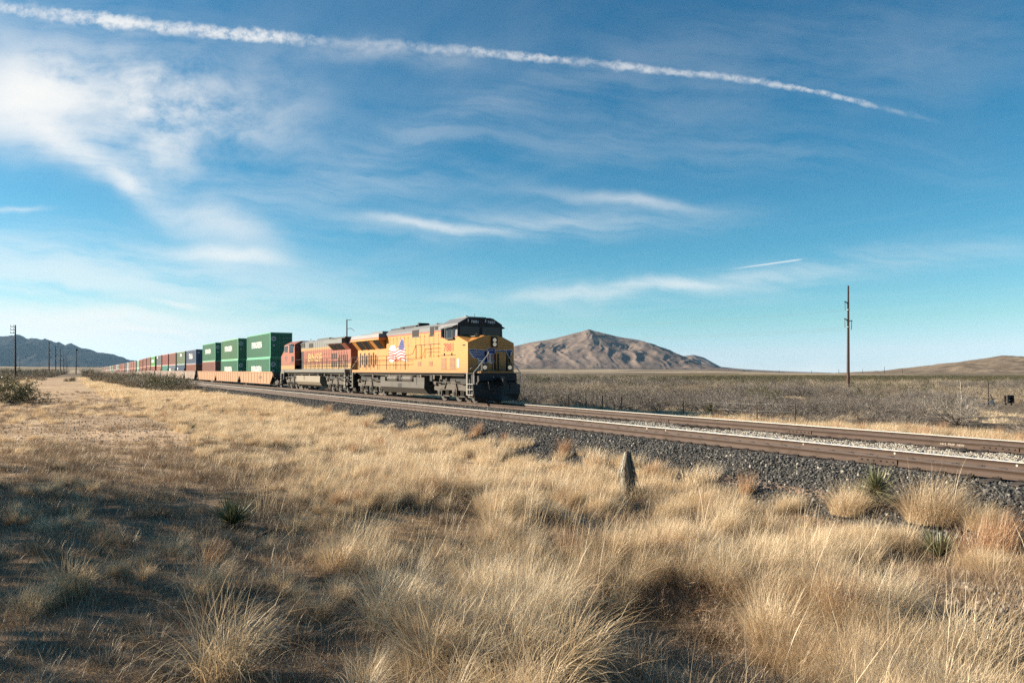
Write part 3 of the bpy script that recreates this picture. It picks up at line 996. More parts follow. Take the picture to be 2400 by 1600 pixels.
def loco_truck(parent, cx, mats):
    """three axle truck of a road engine; side frames hang outside the wheels"""
    fr, dk = mats
    t = empty('truck', (cx, 0, 0)); t.parent = parent
    for e in (-1, 1):
        y0, y1 = (e * 1.02, e * 1.14)
        m = MB()
        # frame: deep beam swept down between the axles, with a pedestal at each axle
        top = [(-2.75, .86), (-2.45, .98), (-1.2, .98), (-.75, 1.06), (.75, 1.06), (1.2, .98), (2.45, .98), (2.75, .86)]
        bot = [(2.75, .66), (2.28, .62), (2.22, .30), (1.72, .30), (1.66, .66), (.30, .70), (.25, .30), (-.25, .30), (-.30, .70), (-1.66, .66), (-1.72, .30), (-2.22, .30), (-2.28, .62), (-2.75, .66)]
        m.prism(top + bot, 'y', y0, y1, fr)
        for ax in (-1.97, 0, 1.97):
            m.tube((ax, e * 1.10, .50), (ax, e * 1.21, .50), .15, fr, 10)
            m.tube((ax, e * 1.21, .50), (ax, e * 1.225, .50), .085, dk, 8)
            m.box(ax - .17, ax + .17, y1, y1 + e * .03, .30, .74, fr)
        for ax in (-1.1, -.86, .86, 1.1):
            for k in range(4):
                m.tube((ax, e * 1.06, .36 + .075 * k), (ax, e * 1.06, .40 + .075 * k), .10, fr, 8)
        m.box(-1.35, -.62, y0, y1, .30, .355, fr); m.box(.62, 1.35, y0, y1, .30, .355, fr)
        # brake cylinders, air pipes, dampers
        for ax in (-2.5, 2.35):
            m.tube((ax - .02, e * 1.15, 1.05), (ax + .28, e * 1.15, 1.05), .14, fr, 10)
            m.tube((ax + .28, e * 1.15, 1.05), (ax + .75, e * 1.15, .99), .035, fr, 6)
        m.path([(-2.2, e * 1.2, 1.13), (-.6, e * 1.2, 1.18), (.6, e * 1.2, 1.10), (2.2, e * 1.2, 1.16)], .022, fr, 5)
        m.tube((.15, e * 1.18, 1.3), (.45, e * 1.18, .72), .05, fr, 6)
        m.tube((-.95, e * 1.17, 1.25), (-1.25, e * 1.17, .75), .045, fr, 6)
        m.box(-.32, .32, y0, y1 + e * .06, 1.06, 1.2, fr)
        o = m.build('side_frame', t)
    for ax in (-1.97, 0, 1.97):
        for e in (-1, 1):
            o = link('wheel', WHEEL_L, t, (ax, e * .75, .53))
            if e > 0: o.rotation_euler = (0, 0, math.pi)
    m = MB(); m.box(-2.7, 2.7, -.55, .55, .6, 1.3, dk)
    for ax in (-1.97, 0, 1.97): m.tube((ax, -.7, .53), (ax, .7, .53), .09, dk, 8)
    m.build('motor_frame', t)
    return t


def handrail(parent, top, posts, mid=None, y=-1.48, mat=None, r=.017, zb=1.92, off=10):
    mat = mat or M_RLD
    m = MB(); m.off = (off, 0, 0)
    m.path([(x, y, z) for x, z in top], r, mat)
    if mid:
        m.path([(x, y, z) for x, z in mid], r, mat)
    for x, zt in posts:
        m.tube((x, y, zb - .1), (x, y, zt), r * 1.35, mat)
    return m.build('handrail', parent)


def slats(m, x0, x1, z0, z1, y, n, mat, e=-1, d=.03):
    h = (z1 - z0) / n
    for i in range(n):
        za = z0 + i * h
        m.add([(x0, y, za), (x1, y, za), (x1, y + e * d, za + h * .25), (x0, y + e * d, za + h * .25), (x0, y, za + h * .85), (x1, y, za + h * .85)], [(0, 1, 2, 3), (3, 2, 5, 4)] if e < 0 else [(3, 2, 1, 0), (4, 5, 2, 3)], mat)


def number_text(name, body, parent, loc, w, h, mat, rz=0.0, bold=0.02):
    me = text_mesh(name, body, w, h, mat, bold=bold)
    o = link(name, me, parent, loc); o.rotation_euler = (0, 0, rz); o['kind'] = 'stuff'
    return o


# ------------------------------------------------------------------ leading locomotive
def build_lead():
    root = empty('locomotive', (-S_N - 10, DC, 0), 0, 'yellow and grey leading diesel locomotive numbered 7881 with winged shield nose', 'locomotive', 'diesel locomotives at the head of the train')
    def mb():
        m = MB(); m.off = (10, 0, 0); return m
    P = root
    # frame and deck
    m = mb()
    m.box(-19.45, -.02, -1.5, 1.5, 1.73, 1.915, M_YEL)
    m.box(-19.45, .72, -1.49, 1.49, 1.68, 1.729, M_BLK)
    m.build('deck_sill', P)
    m = mb()
    m.box(-18.9, -.4, -.95, .95, 1.05, 1.679, M_BLK)
    for x in (-12.9, -10.4, -7.4, -5.4):
        m.box(x - .1, x + .25, -1.3, -.951, 1.2, 1.66, M_BLK)
    m.path([(-18.5, -1.3, 1.60), (-13, -1.3, 1.55), (-6, -1.3, 1.60), (-.8, -1.3, 1.58)], .04, M_UND)
    m.path([(-18.5, -1.15, 1.50), (-13, -1.15, 1.47), (-6, -1.15, 1.52)], .03, M_BOX)
    for x in (-15.4, -12.1, -6.9, -4.9, -3.9):
        m.box(x, x + .22, -1.36, -1.1, 1.32, 1.6, M_UND)
    m.build('underframe', P)
    # engine hood
    def hood_section(nm, x0, x1, hw, zt, ch, z0=1.916, stripe=True):
        m = mb()
        zs = 4.335
        m.box(x0, x1, -hw, hw, z0, zs, M_YEL)
        if stripe: m.box(x0, x1, -hw - .004, hw + .004, zs - .045, zs + .02, M_RED)
        m.prism([(-hw, zs), (hw, zs), (hw, zt - ch), (hw - ch, zt), (-hw + ch, zt), (-hw, zt - ch)], 'x', x0, x1, M_GRY)
        # door seams, hinges and latches
        n = max(1, int((x1 - x0) / .62))
        for i in range(1, n):
            x = x0 + (x1 - x0) * i / n
            for e in (-1, 1):
                m.box(x - .012, x + .012, e * hw, e * (hw + .012), z0 + .02, 4.25, M_YEL)
                for z in (2.2, 2.75, 3.5, 4.05):
                    m.box(x - .05, x + .05, e * hw, e * (hw + .03), z, z + .07, M_LOUV)
        m.build(nm, P)
    hood_section('engine_hood', -13.6, -9.05, .95, 4.76, .22)
    hood_section('equipment_hood', -9.05, -3.51, .98, 4.80, .2)
    # radiator section with its overhanging wings and raked screens
    m = mb()
    m.box(-19.62, -13.6, -.95, .95, 1.916, 3.46, M_YEL)
    m.prism([(-.95, 3.46), (.95, 3.46), (1.5, 4.10), (-1.5, 4.10)], 'x', -19.6, -13.9, M_YEL)
    m.build('radiator_cab', P)
    m = mb()
    m.box(-19.67, -13.62, -1.55, 1.55, 4.10, 4.225, M_YEL)
    m.box(-19.67, -13.62, -1.552, 1.552, 4.225, 4.275, M_RED)
    m.loft([(-19.67, -1.55, 4.275), (-13.62, -1.55, 4.275), (-13.62, 1.55, 4.275), (-19.67, 1.55, 4.275)], [(-19.6, -1.48, 4.55), (-13.75, -1.48, 4.55), (-13.75, 1.48, 4.55), (-19.6, 1.48, 4.55)], M_GRY)
    m.box(-18.9, -16.4, -1.0, 1.0, 4.551, 4.64, M_BLK)
    m.box(-16.2, -14.0, -1.1, 1.1, 4.551, 4.74, M_GRY)
    m.build('radiator_wing', P)
    for e in (-1, 1):
        for x0, x1 in ((-18.55, -17.35), (-17.15, -16.05), (-15.0, -13.95)):
            m = mb()
            f = lambda x, t: (x, e * (.955 + .53 * t), 3.475 + .60 * t)
            a = [f(x0, .02), f(x1, .02), f(x1, .98), f(x0, .98)]
            m.add(a + [(p[0], p[1] + e * .02, p[2] - .02) for p in a], [(0, 1, 2, 3), (7, 6, 5, 4)], M_SCR)
            m.build('radiator_screen', P)
        for x in (-18.62, -17.25, -15.95):
            m = mb(); m.tube((x, e * .98, 3.44), (x, e * 1.51, 4.08), .045, M_YEL, 5); m.build('wing_strut', P)
    # tall louvre slots at the rear of the hood
    for e in (-1, 1):
        for k in range(8):
            x = -19.15 + k * .47
            zt, zb = (3.22, 2.1) if k % 2 == 0 else (3.05, 2.3)
            m = mb(); m.box(x, x + .25, e * .951, e * .968, zb, zt, M_SCR); m.build('louvre_slot', P)
    # roof gear
    m = mb()
    m.box(-13.4, -11.2, -.7, .7, 4.761, 4.86, M_BLK)
    m.box(-12.0, -9.3, -.55, .55, 4.761, 4.95, M_BLK)
    m.tube((-9.25, -.4, 4.98), (-9.25, .4, 4.98), .13, M_BLK, 8)
    m.build('exhaust_stack', P)
    for e in (-1, 1):
        m = mb(); m.box(-8.92, -7.86, e * .981, e * .995, 4.08, 4.58, M_SCR)
        for z in (4.08, 4.58): m.box(-8.96, -7.82, e * .981, e * 1.0, z - .02, z + .02, M_GRY)
        m.build('intake_grille', P)
        m = mb(); m.box(-6.14, -5.52, e * .981, e * .993, 4.04, 4.66, M_SCR); m.box(-5.4, -4.95, e * .981, e * .993, 4.42, 4.66, M_SCR); m.build('vent_screen', P)
        m = mb(); m.box(-7.55, -3.52, e * .981, e * 1.48, 1.916, 2.62, M_YEL)
        for x in (-6.9, -5.2):
            slats(m, x, x + .5, 2.15, 2.45, e * 1.481, 5, M_LOUV, e)
        m.build('side_locker', P)
    m = mb()
    for k in range(5): m.tube((-6.9 + .0 * k, -.3 + .14 * k, 4.85), (-6.45 - .05 * (k % 2), -.3 + .14 * k, 4.88), .03, M_GRY, 6, .07)
    m.box(-7.0, -6.4, -.35, .35, 4.801, 4.83, M_GRY)
    m.build('horn', P)
    # cab
    m = mb()
    # walls: yellow below, grey above; roof leans in
    sec = lambda x: [(x, -1.53, 1.916), (x, 1.53, 1.916), (x, 1.53, 3.86), (x, -1.53, 3.86)]
    m.loft(sec(-3.5), sec(-1.25), M_YEL)
    up = [(-1.53, 3.86), (1.53, 3.86), (1.5, 4.62), (.87, 4.97), (-.87, 4.97), (-1.5, 4.62)]
    m.prism(up, 'x', -3.5, -1.30, M_GRY)
    m.box(-3.5, -1.25, -1.534, 1.534, 3.82, 3.885, M_RED)
    m.build('cab', P)
    m = mb()
    m.box(-3.3, -1.7, -.62, .62, 4.971, 5.06, M_GRY); m.box(-2.9, -2.3, -.45, .45, 5.061, 5.10, M_GRY)
    m.box(-1.65, -1.38, -.8, .8, 4.971, 5.0, M_BLK)
    m.tube((-2.0, -.55, 5.06), (-2.0, -.55, 5.13), .1, M_WHT, 10); m.tube((-2.55, .3, 5.1), (-2.55, .3, 5.32), .012, M_BLK, 5)
    m.build('roof_unit', P)
    # windscreens and number boards in the black front of the cab
    m = mb(); m.poly([(-1.297, y, z) for y, z in [(-1.5, 3.88), (1.5, 3.88), (1.49, 4.62), (.86, 4.955), (-.86, 4.955), (-1.49, 4.62)]], M_BLK); m.build('cab_front', P)
    for y0, y1 in ((-1.38, -.08), (.12, 1.38)):
        m = mb(); m.box(-1.294, -1.275, y0, y1, 3.95, 4.44, M_GLS); m.build('windscreen', P)
    for y0, y1 in ((-.70, -.08), (.42, 1.04)):
        m = mb(); m.box(-1.294, -1.27, y0, y1, 4.62, 4.86, M_BLK); nb = m.build('number_board', P)
        o = number_text('board_figures', '7881', nb, (10 - 1.266, (y0 + y1) / 2, 4.74), .5, .16, M_EWH, math.pi / 2)
    for y in (-.82, .35):
        m = mb(); m.box(-1.29, -1.26, y - .03, y + .03, 4.72, 4.88, M_EWH); m.build('marker_lamp', P)
    # side windows, awning, mirrors
    for e in (-1, 1):
        for x0, x1 in ((-2.86, -2.62), (-2.56, -1.98), (-1.90, -1.58)):
            m = mb(); m.box(x0, x1, e * 1.531, e * 1.542, 3.80, 4.36, M_GLS)
            m.box(x0 - .02, x0 + .02, e * 1.531, e * 1.56, 3.78, 4.4, M_GRY)
            m.build('side_window', P)
        m = mb(); m.add([(-2.95, e * 1.5, 4.5), (-1.35, e * 1.5, 4.55), (-1.40, e * 1.80, 4.42), (-2.9, e * 1.8, 4.37), (-2.95, e * 1.5, 4.47), (-1.35, e * 1.5, 4.52), (-1.40, e * 1.80, 4.40), (-2.9, e * 1.8, 4.35)], [(0, 1, 2, 3), (7, 6, 5, 4), (3, 2, 6, 7), (0, 3, 7, 4), (1, 5, 6, 2)], M_GRY); m.build('window_awning', P)
        m = mb(); m.box(-2.6, -1.62, e * 1.531, e * 1.66, 3.70, 3.79, M_BLK); m.build('arm_rest', P)
        m = mb(); m.box(-3.2, -3.02, e * 1.56, e * 1.66, 3.86, 4.36, M_GLS); m.box(-3.22, -3.0, e * 1.531, e * 1.66, 4.36, 4.4, M_BLK); m.build('wing_mirror', P)
        for x in (-3.38, -2.22):
            m = mb(); slats(m, x, x + .66, 1.98, 2.6, e * 1.531, 9, M_LOUV, e)
            m.box(x - .03, x + .69, e * 1.531, e * 1.545, 1.95, 1.98, M_LOUV); m.box(x - .03, x + .69, e * 1.531, e * 1.545, 2.6, 2.63, M_LOUV)
            m.build('cab_louvre', P)
        m = mb(); m.box(-1.32, -1.08, e * 1.531, e * 1.536, 2.06, 2.54, M_EWH); m.build('notice_plate', P)
        number_text('cab_number', '7881', P, (10 - 2.42, e * 1.536, 3.24), 1.28, .50, M_REDNUM, 0 if e < 0 else math.pi, .025)
        m = mb(); m.box(-3.4, -1.5, e * 1.531, e * 1.55, 2.76, 2.79, M_RLD)
        for x in (-2.95, -1.98): m.box(x - .05, x + .05, e * 1.531, e * 1.57, 2.75, 2.9, M_RLD)
        m.build('hatch_hinge', P)
        m = mb(); m.box(-.62, -.30, e * 1.531, e * 1.545, 3.28, 3.36, M_BLK); m.build('vent_slot', P)
    # nose
    m = mb()
    n0 = [(-1.53, 1.73), (1.53, 1.73), (1.53, 3.47), (.42, 3.88), (-.42, 3.88), (-1.53, 3.47)]
    n1 = [(-1.53, 1.916), (1.53, 1.916), (1.53, 3.86), (.5, 3.94), (-.5, 3.94), (-1.53, 3.86)]
    m.loft([(-1.25, y, z) for y, z in n1], [(0, y, z) for y, z in n0], M_YEL)
    m.build('nose', P)
    m = mb(); m.tube((-.65, -.62, 3.86), (-.65, -.62, 4.02), .06, M_YEL, 8); m.box(-1.0, -.3, -.9, -.1, 3.83, 3.86, M_BOX); m.build('nose_bell', P)
    # twin headlights, ditch lights
    m = mb(); m.box(.002, .10, -.02, .36, 3.20, 3.82, M_BLK); hl = m.build('headlight_housing', P)
    for z in (3.62, 3.37):
        m = mb(); m.tube((.101, .17, z), (.125, .17, z), .115, M_LAMP, 14); m.build('headlight', hl)
    for y in (-.82, .82):
        m = mb(); m.box(.52, .70, y - .15, y + .15, 1.84, 2.22, M_BLK); m.box(.5, .74, y - .17, y + .17, 2.22, 2.25, M_BLK)
        d = m.build('ditch_light_housing', P)
        m = mb(); m.tube((.701, y, 2.04), (.74, y, 2.04), .12, M_LAMP, 14); m.build('ditch_light', d)
    # nose door with posts
    m = mb()
    m.box(.002, .03, .28, .98, 1.92, 2.95, M_YEL)
    for y in (.1, .24, .44): m.box(.03, .07, y - .035, y + .035, 1.86, 2.86, M_BLK if y > .12 else M_LOUV)
    for y in (1.05, 1.22): m.box(.002, .06, y - .045, y + .045, 1.86, 2.95, M_BLK)
    m.box(.002, .05, .46, 1.0, 1.93, 1.98, M_BOX)
    m.build('nose_door', P)
    # winged shield
    m = mb()
    def both(pts, mat, x):
        m.poly([(x, y, z) for y, z in pts], mat); m.poly([(x, -y, z) for y, z in pts][::-1], mat)
    wing = [(-1.46, 3.09), (-.30, 3.03), (-.24, 2.32), (-.42, 2.235), (-.56, 2.27), (-.86, 2.47), (-.93, 2.565), (-1.16, 2.575), (-1.27, 2.68), (-1.40, 2.83)]
    both(wing, M_EWH, .006)
    for q in ([(-1.42, 3.06), (-.30, 2.995), (-.30, 2.93), (-1.405, 2.965)], [(-1.36, 2.92), (-.30, 2.90), (-.30, 2.83), (-1.32, 2.84)], [(-1.29, 2.80), (-.30, 2.80), (-.30, 2.73), (-1.22, 2.73)], [(-1.18, 2.695), (-.30, 2.70), (-.30, 2.60), (-1.10, 2.605)],
              [(-.88, 2.575), (-.30, 2.575), (-.30, 2.47), (-.80, 2.50)], [(-.74, 2.455), (-.30, 2.44), (-.30, 2.36), (-.60, 2.38)], [(-.56, 2.335), (-.30, 2.335), (-.40, 2.27)], [(-.46, 2.96), (-.27, 2.98), (-.26, 2.36), (-.40, 2.28)]):
        both(q, M_BLU, .010)
    sh = [(-.27, 3.12), (-.1, 3.16), (0, 3.13), (.1, 3.16), (.27, 3.12), (.28, 2.6), (.2, 2.36), (0, 2.22), (-.2, 2.36), (-.28, 2.6)]
    m.poly([(.013, y, z) for y, z in sh], M_EWH)
    m.poly([(.016, y * .9, z * .96 + .112) for y, z in sh if z > 2.8] + [(.016, .24, 2.86), (.016, -.24, 2.86)], M_BLU)
    for y in (-.17, -.0, .17): m.poly([(.0165, y - .035, 2.82), (.0165, y + .035, 2.82), (.0165, y + .03, 2.36 + abs(y) * .5), (.0165, y - .03, 2.36 + abs(y) * .5)], M_REDNUM)
    m.build('winged_shield', P)
    # front deck, anticlimber, steps, plough
    m = mb()
    m.box(.002, .74, -1.1, 1.1, 1.731, 1.80, M_YEL)
    m.prism([(.0, 1.679), (.74, 1.679), (.80, 1.3), (.55, 1.05), (.0, 1.05)], 'y', -1.25, 1.25, M_BLK)
    m.build('front_deck', P)
    m = mb()
    pl = lambda x, y, z: (x, y, z)
    # plough: two swept blades meeting at the middle
    for e in (-1, 1):
        a = [pl(1.25, 0, .14), pl(.62, e * 1.38, .14), pl(.70, e * 1.52, .55), pl(.66, e * 1.56, 1.08), pl(1.0, 0, 1.08), pl(1.12, 0, .55)]
        b_ = [(x - .1, y, z) for x, y, z in a]
        fs = [(0, 1, 2, 5), (5, 2, 3, 4), (11, 8, 7, 6), (10, 9, 8, 11), (0, 6, 7, 1), (1, 7, 8, 2), (2, 8, 9, 3), (3, 9, 10, 4)]
        m.add(a + b_, fs if e < 0 else [f[::-1] for f in fs], M_BLK)
    m.box(.4, .7, -1.3, 1.3, .5, 1.2, M_BLK)
    m.build('plough', P)
    m = mb(); m.box(.75, 1.15, -.17, .17, 1.2, 1.45, M_BLK); m.box(1.15, 1.55, -.14, .14, 1.0, 1.4, M_BLK); m.build('coupler', P)
    for pts_, r_ in (([(.95, -.55, 1.42), (1.2, -.55, 1.1), (1.2, -.45, .62)], .035), ([(.95, -.8, 1.42), (1.15, -.82, 1.15), (1.15, -.75, .75)], .03), ([(.95, .5, 1.42), (1.2, .55, 1.05), (1.15, .5, .66)], .035)):
        m = mb(); m.path(pts_, r_, M_BLK); m.build('brake_hose', P)
    for e in (-1, 1):
        m = mb(); m.box(-.22, -.06, e * 1.42, e * 1.52, .46, 1.729, M_BOX); m.build('step_post', P)
        m = mb(); m.box(-.06, .5, e * 1.0, e * 1.36, .46, 1.679, M_BLK); m.build('step_well', P)
        for z in (.48, .78, 1.08):
            m = mb(); m.box(-.06, .62, e * 1.361, e * 1.56, z, z + .03, M_WHT); m.build('step', P)
        for pts_, r_ in (([(.70, e * 1.52, 1.12), (.70, e * 1.54, 1.75), (.72, e * 1.30, 2.0), (.74, e * .62, 2.80), (.72, e * .58, 2.98), (.70, e * .36, 3.02), (.70, e * .28, 3.02)], .024),
                         ([(.66, e * 1.12, .98), (.66, e * 1.12, 1.35), (.62, e * 1.15, 1.75), (.58, e * .95, 1.92)], .02), ([(.12, e * 1.45, 1.93), (.12, e * 1.1, 2.28)], .018)):
            m = mb(); m.path(pts_, r_, M_WHT); m.build('front_handrail', P)
    m = mb(); m.box(.3, .34, -1.02, -.98, 1.8, 2.45, M_WHT); m.build('mirror_post', P)
    m = mb(); m.tube((.74, -.32, 1.50), (.82, -.32, 1.50), .03, M_WHT, 6); m.build('jumper_receptacle', P)
    m = mb(); m.box(.805, .82, .12, .42, 1.44, 1.50, M_BOX); m.build('pilot_plate', P)
    # fuel tank with air reservoirs
    m = mb()
    sec = [(-1.40, 1.12), (-1.42, .72), (-1.1, .34), (1.1, .34), (1.42, .72), (1.40, 1.12)]
    m.loft([(-13.55, y, z) for y, z in sec], [(-6.1, y, z) for y, z in sec], M_TNK)
    m.box(-13.6, -12.75, -1.4, 1.4, 1.121, 1.42, M_TNK); m.box(-7.75, -6.1, -1.4, 1.4, 1.121, 1.42, M_TNK)
    m.box(-7.35, -7.25, -1.41, -1.402, .9, 1.38, M_BLK)
    m.box(-10.35, -9.75, -1.425, -1.30, .72, 1.0, M_BLK)
    m.build('fuel_tank', P)
    for e in (-1, 1):
        for x0, x1 in ((-12.5, -10.55), (-9.95, -8.0)):
            m = mb(); m.tube((x0 + .12, e * 1.14, 1.30), (x1 - .12, e * 1.14, 1.30), .27, M_TNK, 16)
            m.tube((x0, e * 1.14, 1.30), (x0 + .12, e * 1.14, 1.30), .17, M_TNK, 16, .27); m.tube((x1 - .12, e * 1.14, 1.30), (x1, e * 1.14, 1.30), .27, M_TNK, 16, .17)
            for x in (x0 + .3, x1 - .3): m.tube((x - .03, e * 1.14, 1.30), (x + .03, e * 1.14, 1.30), .28, M_TNK, 16)
            m.build('air_reservoir', P)
    loco_truck(P, 10 - 16.25, (M_UND, M_BLK)); loco_truck(P, 10 - 2.42, (M_UND, M_BLK))
    # side rails
    for e in (-1, 1):
        y = e * 1.47
        xs = [-18.9, -18.0, -16.4, -15.4, -14.0, -12.3, -10.6, -8.95]
        handrail(P, [(-19.7, 2.88), (-8.2, 2.90), (-7.75, 2.95), (-7.25, 3.50), (-3.55, 3.50)], [(x, 2.88) for x in xs], [(-18.9, 2.50), (-7.6, 2.52)], y)
        m = mb(); m.tube((-5.6, y, 3.0), (-3.6, y, 3.0), .015, M_RLD); m.build('grab_rail', P)
        for x, zb_ in ((-7.2, 2.5), (-6.35, 2.5), (-5.0, 2.72)):
            m = mb(); m.tube((x, y, zb_), (x, y, 3.5), .021, M_RLD); m.build('handrail_post', P)
    # rear end
    m = mb(); m.box(-19.8, -19.45, -1.2, 1.2, 1.2, 1.729, M_BLK); m.box(-20.3, -19.8, -.15, .15, 1.0, 1.35, M_BLK); m.build('rear_coupler', P)
    for e in (-1, 1):
        m = mb(); m.box(-19.5, -19.35, e * 1.40, e * 1.5, .5, 1.72, M_BOX); m.build('step_post', P)
        m = mb(); m.box(-19.95, -19.5, e * 1.0, e * 1.34, .48, 1.6, M_BLK); m.build('step_well', P)
        for z in (.5, .8, 1.1, 1.4):
            m = mb(); m.box(-19.9, -19.45, e * 1.35, e * 1.53, z, z + .03, M_WHT); m.build('step', P)
        for pts_ in ([(-19.72, e * 1.5, 1.1), (-19.72, e * 1.5, 1.9), (-19.72, e * .9, 2.85), (-19.72, e * .45, 2.9)], [(-19.62, e * 1.5, 2.88), (-19.72, e * 1.5, 2.2), (-20.1, e * 1.45, 1.75)]):
            m = mb(); m.path(pts_, .024, M_WHT); m.build('rear_handrail', P)
    # flag on the engine doors
    m = mb(); y = -.951 - .014
    X = lambda t: -13.35 + 3.45 * t
    Zz = lambda t: 2.50 + 1.58 * t
    white = [(.02, .14), (.10, .0), (.25, -.05), (.40, .06), (.50, .16), (.60, .04), (.72, .10), (.86, .0), (1.0, -.02), (.95, .28), (.90, .62), (.83, .96), (.72, 1.0), (.66, .84), (.56, .62), (.46, .52), (.40, .72), (.30, .74), (.14, .70), (.05, .48), (.08, .3)]
    m.poly([(X(a), y, Zz(b)) for a, b in white], M_EWH)
    def wavestripe(t, mat, yy):
        n = 14
        up = []; dn = []
        for i in range(n + 1):
            u = i / n
            base = .09 + t * (.5 + .12 * u)
            wv = .055 * math.sin(u * 9.5 + t * 2.0) * (1 - .2 * t)
            lo, hi = .03 + .02 * t, .95 - .03 * t
            a = lo + (hi - lo) * u
            up.append((X(a), yy, Zz(base + wv + .035))); dn.append((X(a), yy, Zz(base + wv - .03)))
        for i in range(n):
            m.poly([dn[i], dn[i + 1], up[i + 1], up[i]], mat)
    for t in (0.02, .24, .46, .68):
        wavestripe(t, M_RED, y - .003)
    can = [(.56, .60), (.70, .50), (.89, .54), (.88, .66), (.82, .95), (.73, .985), (.67, .84)]
    m.poly([(X(a), y - .006, Zz(b)) for a, b in can], M_BLU)
    for i in range(5):
        for j in range(5):
            a = .61 + .06 * i + .015 * j; b = .58 + .08 * j
            if a > .87 - .02 * j: continue
            m.poly([(X(a) + .03 * math.cos(k), y - .008, Zz(b) + .03 * math.sin(k)) for k in (0, 1.57, 3.14, 4.71)], M_EWH)
    m.build('flag_decal', P)
    return root


build_lead()


# ------------------------------------------------------------------ second locomotive, running backwards
def build_second():
    c0 = 31.3
    root = empty('locomotive', (-S_N - c0, DC, 0), 0, 'weathered orange second diesel locomotive coupled backwards behind the yellow one', 'locomotive', 'diesel locomotives at the head of the train')
    P = root
    def mb():
        m = MB(); m.off = (c0, 0, 0); return m
    m = mb(); m.box(-41.3, -21.25, -1.5, 1.5, 1.70, 1.96, M_SILL); m.box(-41.3, -21.25, -1.49, 1.49, 1.66, 1.699, M_BLK); m.build('deck_sill', P)
    m = mb(); m.box(-41.0, -21.5, -.95, .95, 1.05, 1.659, M_BLK)
    m.path([(-40, -1.25, 1.56), (-34, -1.25, 1.52), (-28, -1.25, 1.58), (-22, -1.25, 1.52)], .04, M_UND)
    for x in (-39.4, -37.0, -34.5, -32, -29.3, -27.4, -25.5, -23.3): m.box(x, x + .2, -1.3, -1.05, 1.36, 1.6, M_UND)
    m.build('underframe', P)
    # nose and cab (left end)
    m = mb()
    a = [(-1.52, 1.52), (1.52, 1.52), (1.52, 3.30), (.5, 3.62), (-.5, 3.62), (-1.52, 3.30)]
    b = [(-1.52, 1.97), (1.52, 1.97), (1.52, 3.86), (.5, 3.92), (-.5, 3.92), (-1.52, 3.86)]
    m.loft([(-41.42, y, z) for y, z in a], [(-40.25, y, z) for y, z in b], M_ORG)
    m.box(-41.42, -40.3, -1.523, 1.523, 1.53, 1.96, M_SILL)
    m.box(-41.42, -36.2, -1.526, 1.526, 1.98, 2.36, M_DYEL)
    m.build('nose', P)
    m = mb()
    m.box(-40.25, -36.2, -1.52, 1.52, 1.97, 3.86, M_ORG)
    m.prism([(-1.52, 3.86), (1.52, 3.86), (1.48, 4.45), (.85, 4.80), (-.85, 4.80), (-1.48, 4.45)], 'x', -40.2, -36.3, M_ORGR)
    m.build('cab', P)
    for e in (-1, 1):
        for x0, x1, z0, z1 in ((-40.0, -39.6, 3.72, 4.32), (-39.4, -38.9, 3.72, 4.34), (-38.2, -36.7, 3.62, 4.40)):
            m = mb(); m.box(x0, x1, e * 1.521, e * 1.535, z0, z1, M_GLS)
            m.box(x0 - .03, x0 + .03, e * 1.521, e * 1.55, z0, z1, M_WHT); m.build('side_window', P)
        m = mb(); m.box(-38.3, -36.6, e * 1.47, e * 1.78, 4.41, 4.45, M_BOX); m.build('window_awning', P)
        m = mb(); m.box(-37.35, -36.6, e * 1.521, e * 1.54, 2.75, 3.25, M_SCR); m.box(-38.0, -36.6, e * 1.521, e * 1.535, 2.62, 2.66, M_BLK); m.build('cab_recess', P)
        number_text('cab_number', '977', P, (c0 - 39.4, e * 1.526, 3.05), .95, .5, M_GRN, 0 if e < 0 else math.pi, .02)
    m = mb(); m.poly([(-40.203, y, z) for y, z in [(-1.4, 3.9), (1.4, 3.9), (1.38, 4.4), (.8, 4.7), (-.8, 4.7), (-1.38, 4.4)]][::-1], M_BLK); m.build('windscreen', P)
    # long hood
    m = mb()
    hw = .96
    m.box(-36.2, -21.3, -hw, hw, 1.961, 2.02, M_SILL)
    m.box(-36.2, -21.3, -hw, hw, 2.02, 2.42, M_DYEL)
    m.box(-36.2, -21.3, -hw, hw, 2.42, 3.74, M_ORG)
    m.box(-36.2, -26.2, -hw - .002, hw + .002, 3.74, 3.97, M_DYEL)
    m.box(-26.2, -21.3, -hw, hw, 3.74, 3.97, M_ORG)
    m.prism([(-hw, 3.97), (hw, 3.97), (hw, 4.48), (hw - .2, 4.66), (-hw + .2, 4.66), (-hw, 4.48)], 'x', -36.1, -21.4, M_SGRY)
    n = 20
    for i in range(1, n):
        x = -35.2 + (13.6) * i / n
        for e in (-1, 1):
            m.box(x - .012, x + .012, e * hw, e * (hw + .014), 2.05, 3.95, M_ORGR)
            m.box(x - .012, x + .012, e * hw, e * (hw + .014), 4.0, 4.46, M_GRN)
            for z in (2.25, 3.3): m.box(x - .05, x + .05, e * hw, e * (hw + .03), z, z + .07, M_BLK)
    m.build('engine_hood', P)
    m = mb(); m.box(-36.19, -34.95, -hw - .006, hw + .006, 2.0, 3.7, M_BLK); m.build('doorway_shade', P)  # shade of the recess behind the cab, painted as a black sheet
    for e in (-1, 1):
        m = mb(); m.box(-33.2, -31.9, e * hw, e * (hw + .02), 4.02, 4.42, M_SCR); m.build('intake_grille', P)
        m = mb()
        for k in range(2): m.box(-35.9 + k * .75, -35.35 + k * .75, e * hw, e * (hw + .02), 4.08, 4.55, M_SCR)
        m.build('vent_screen', P)
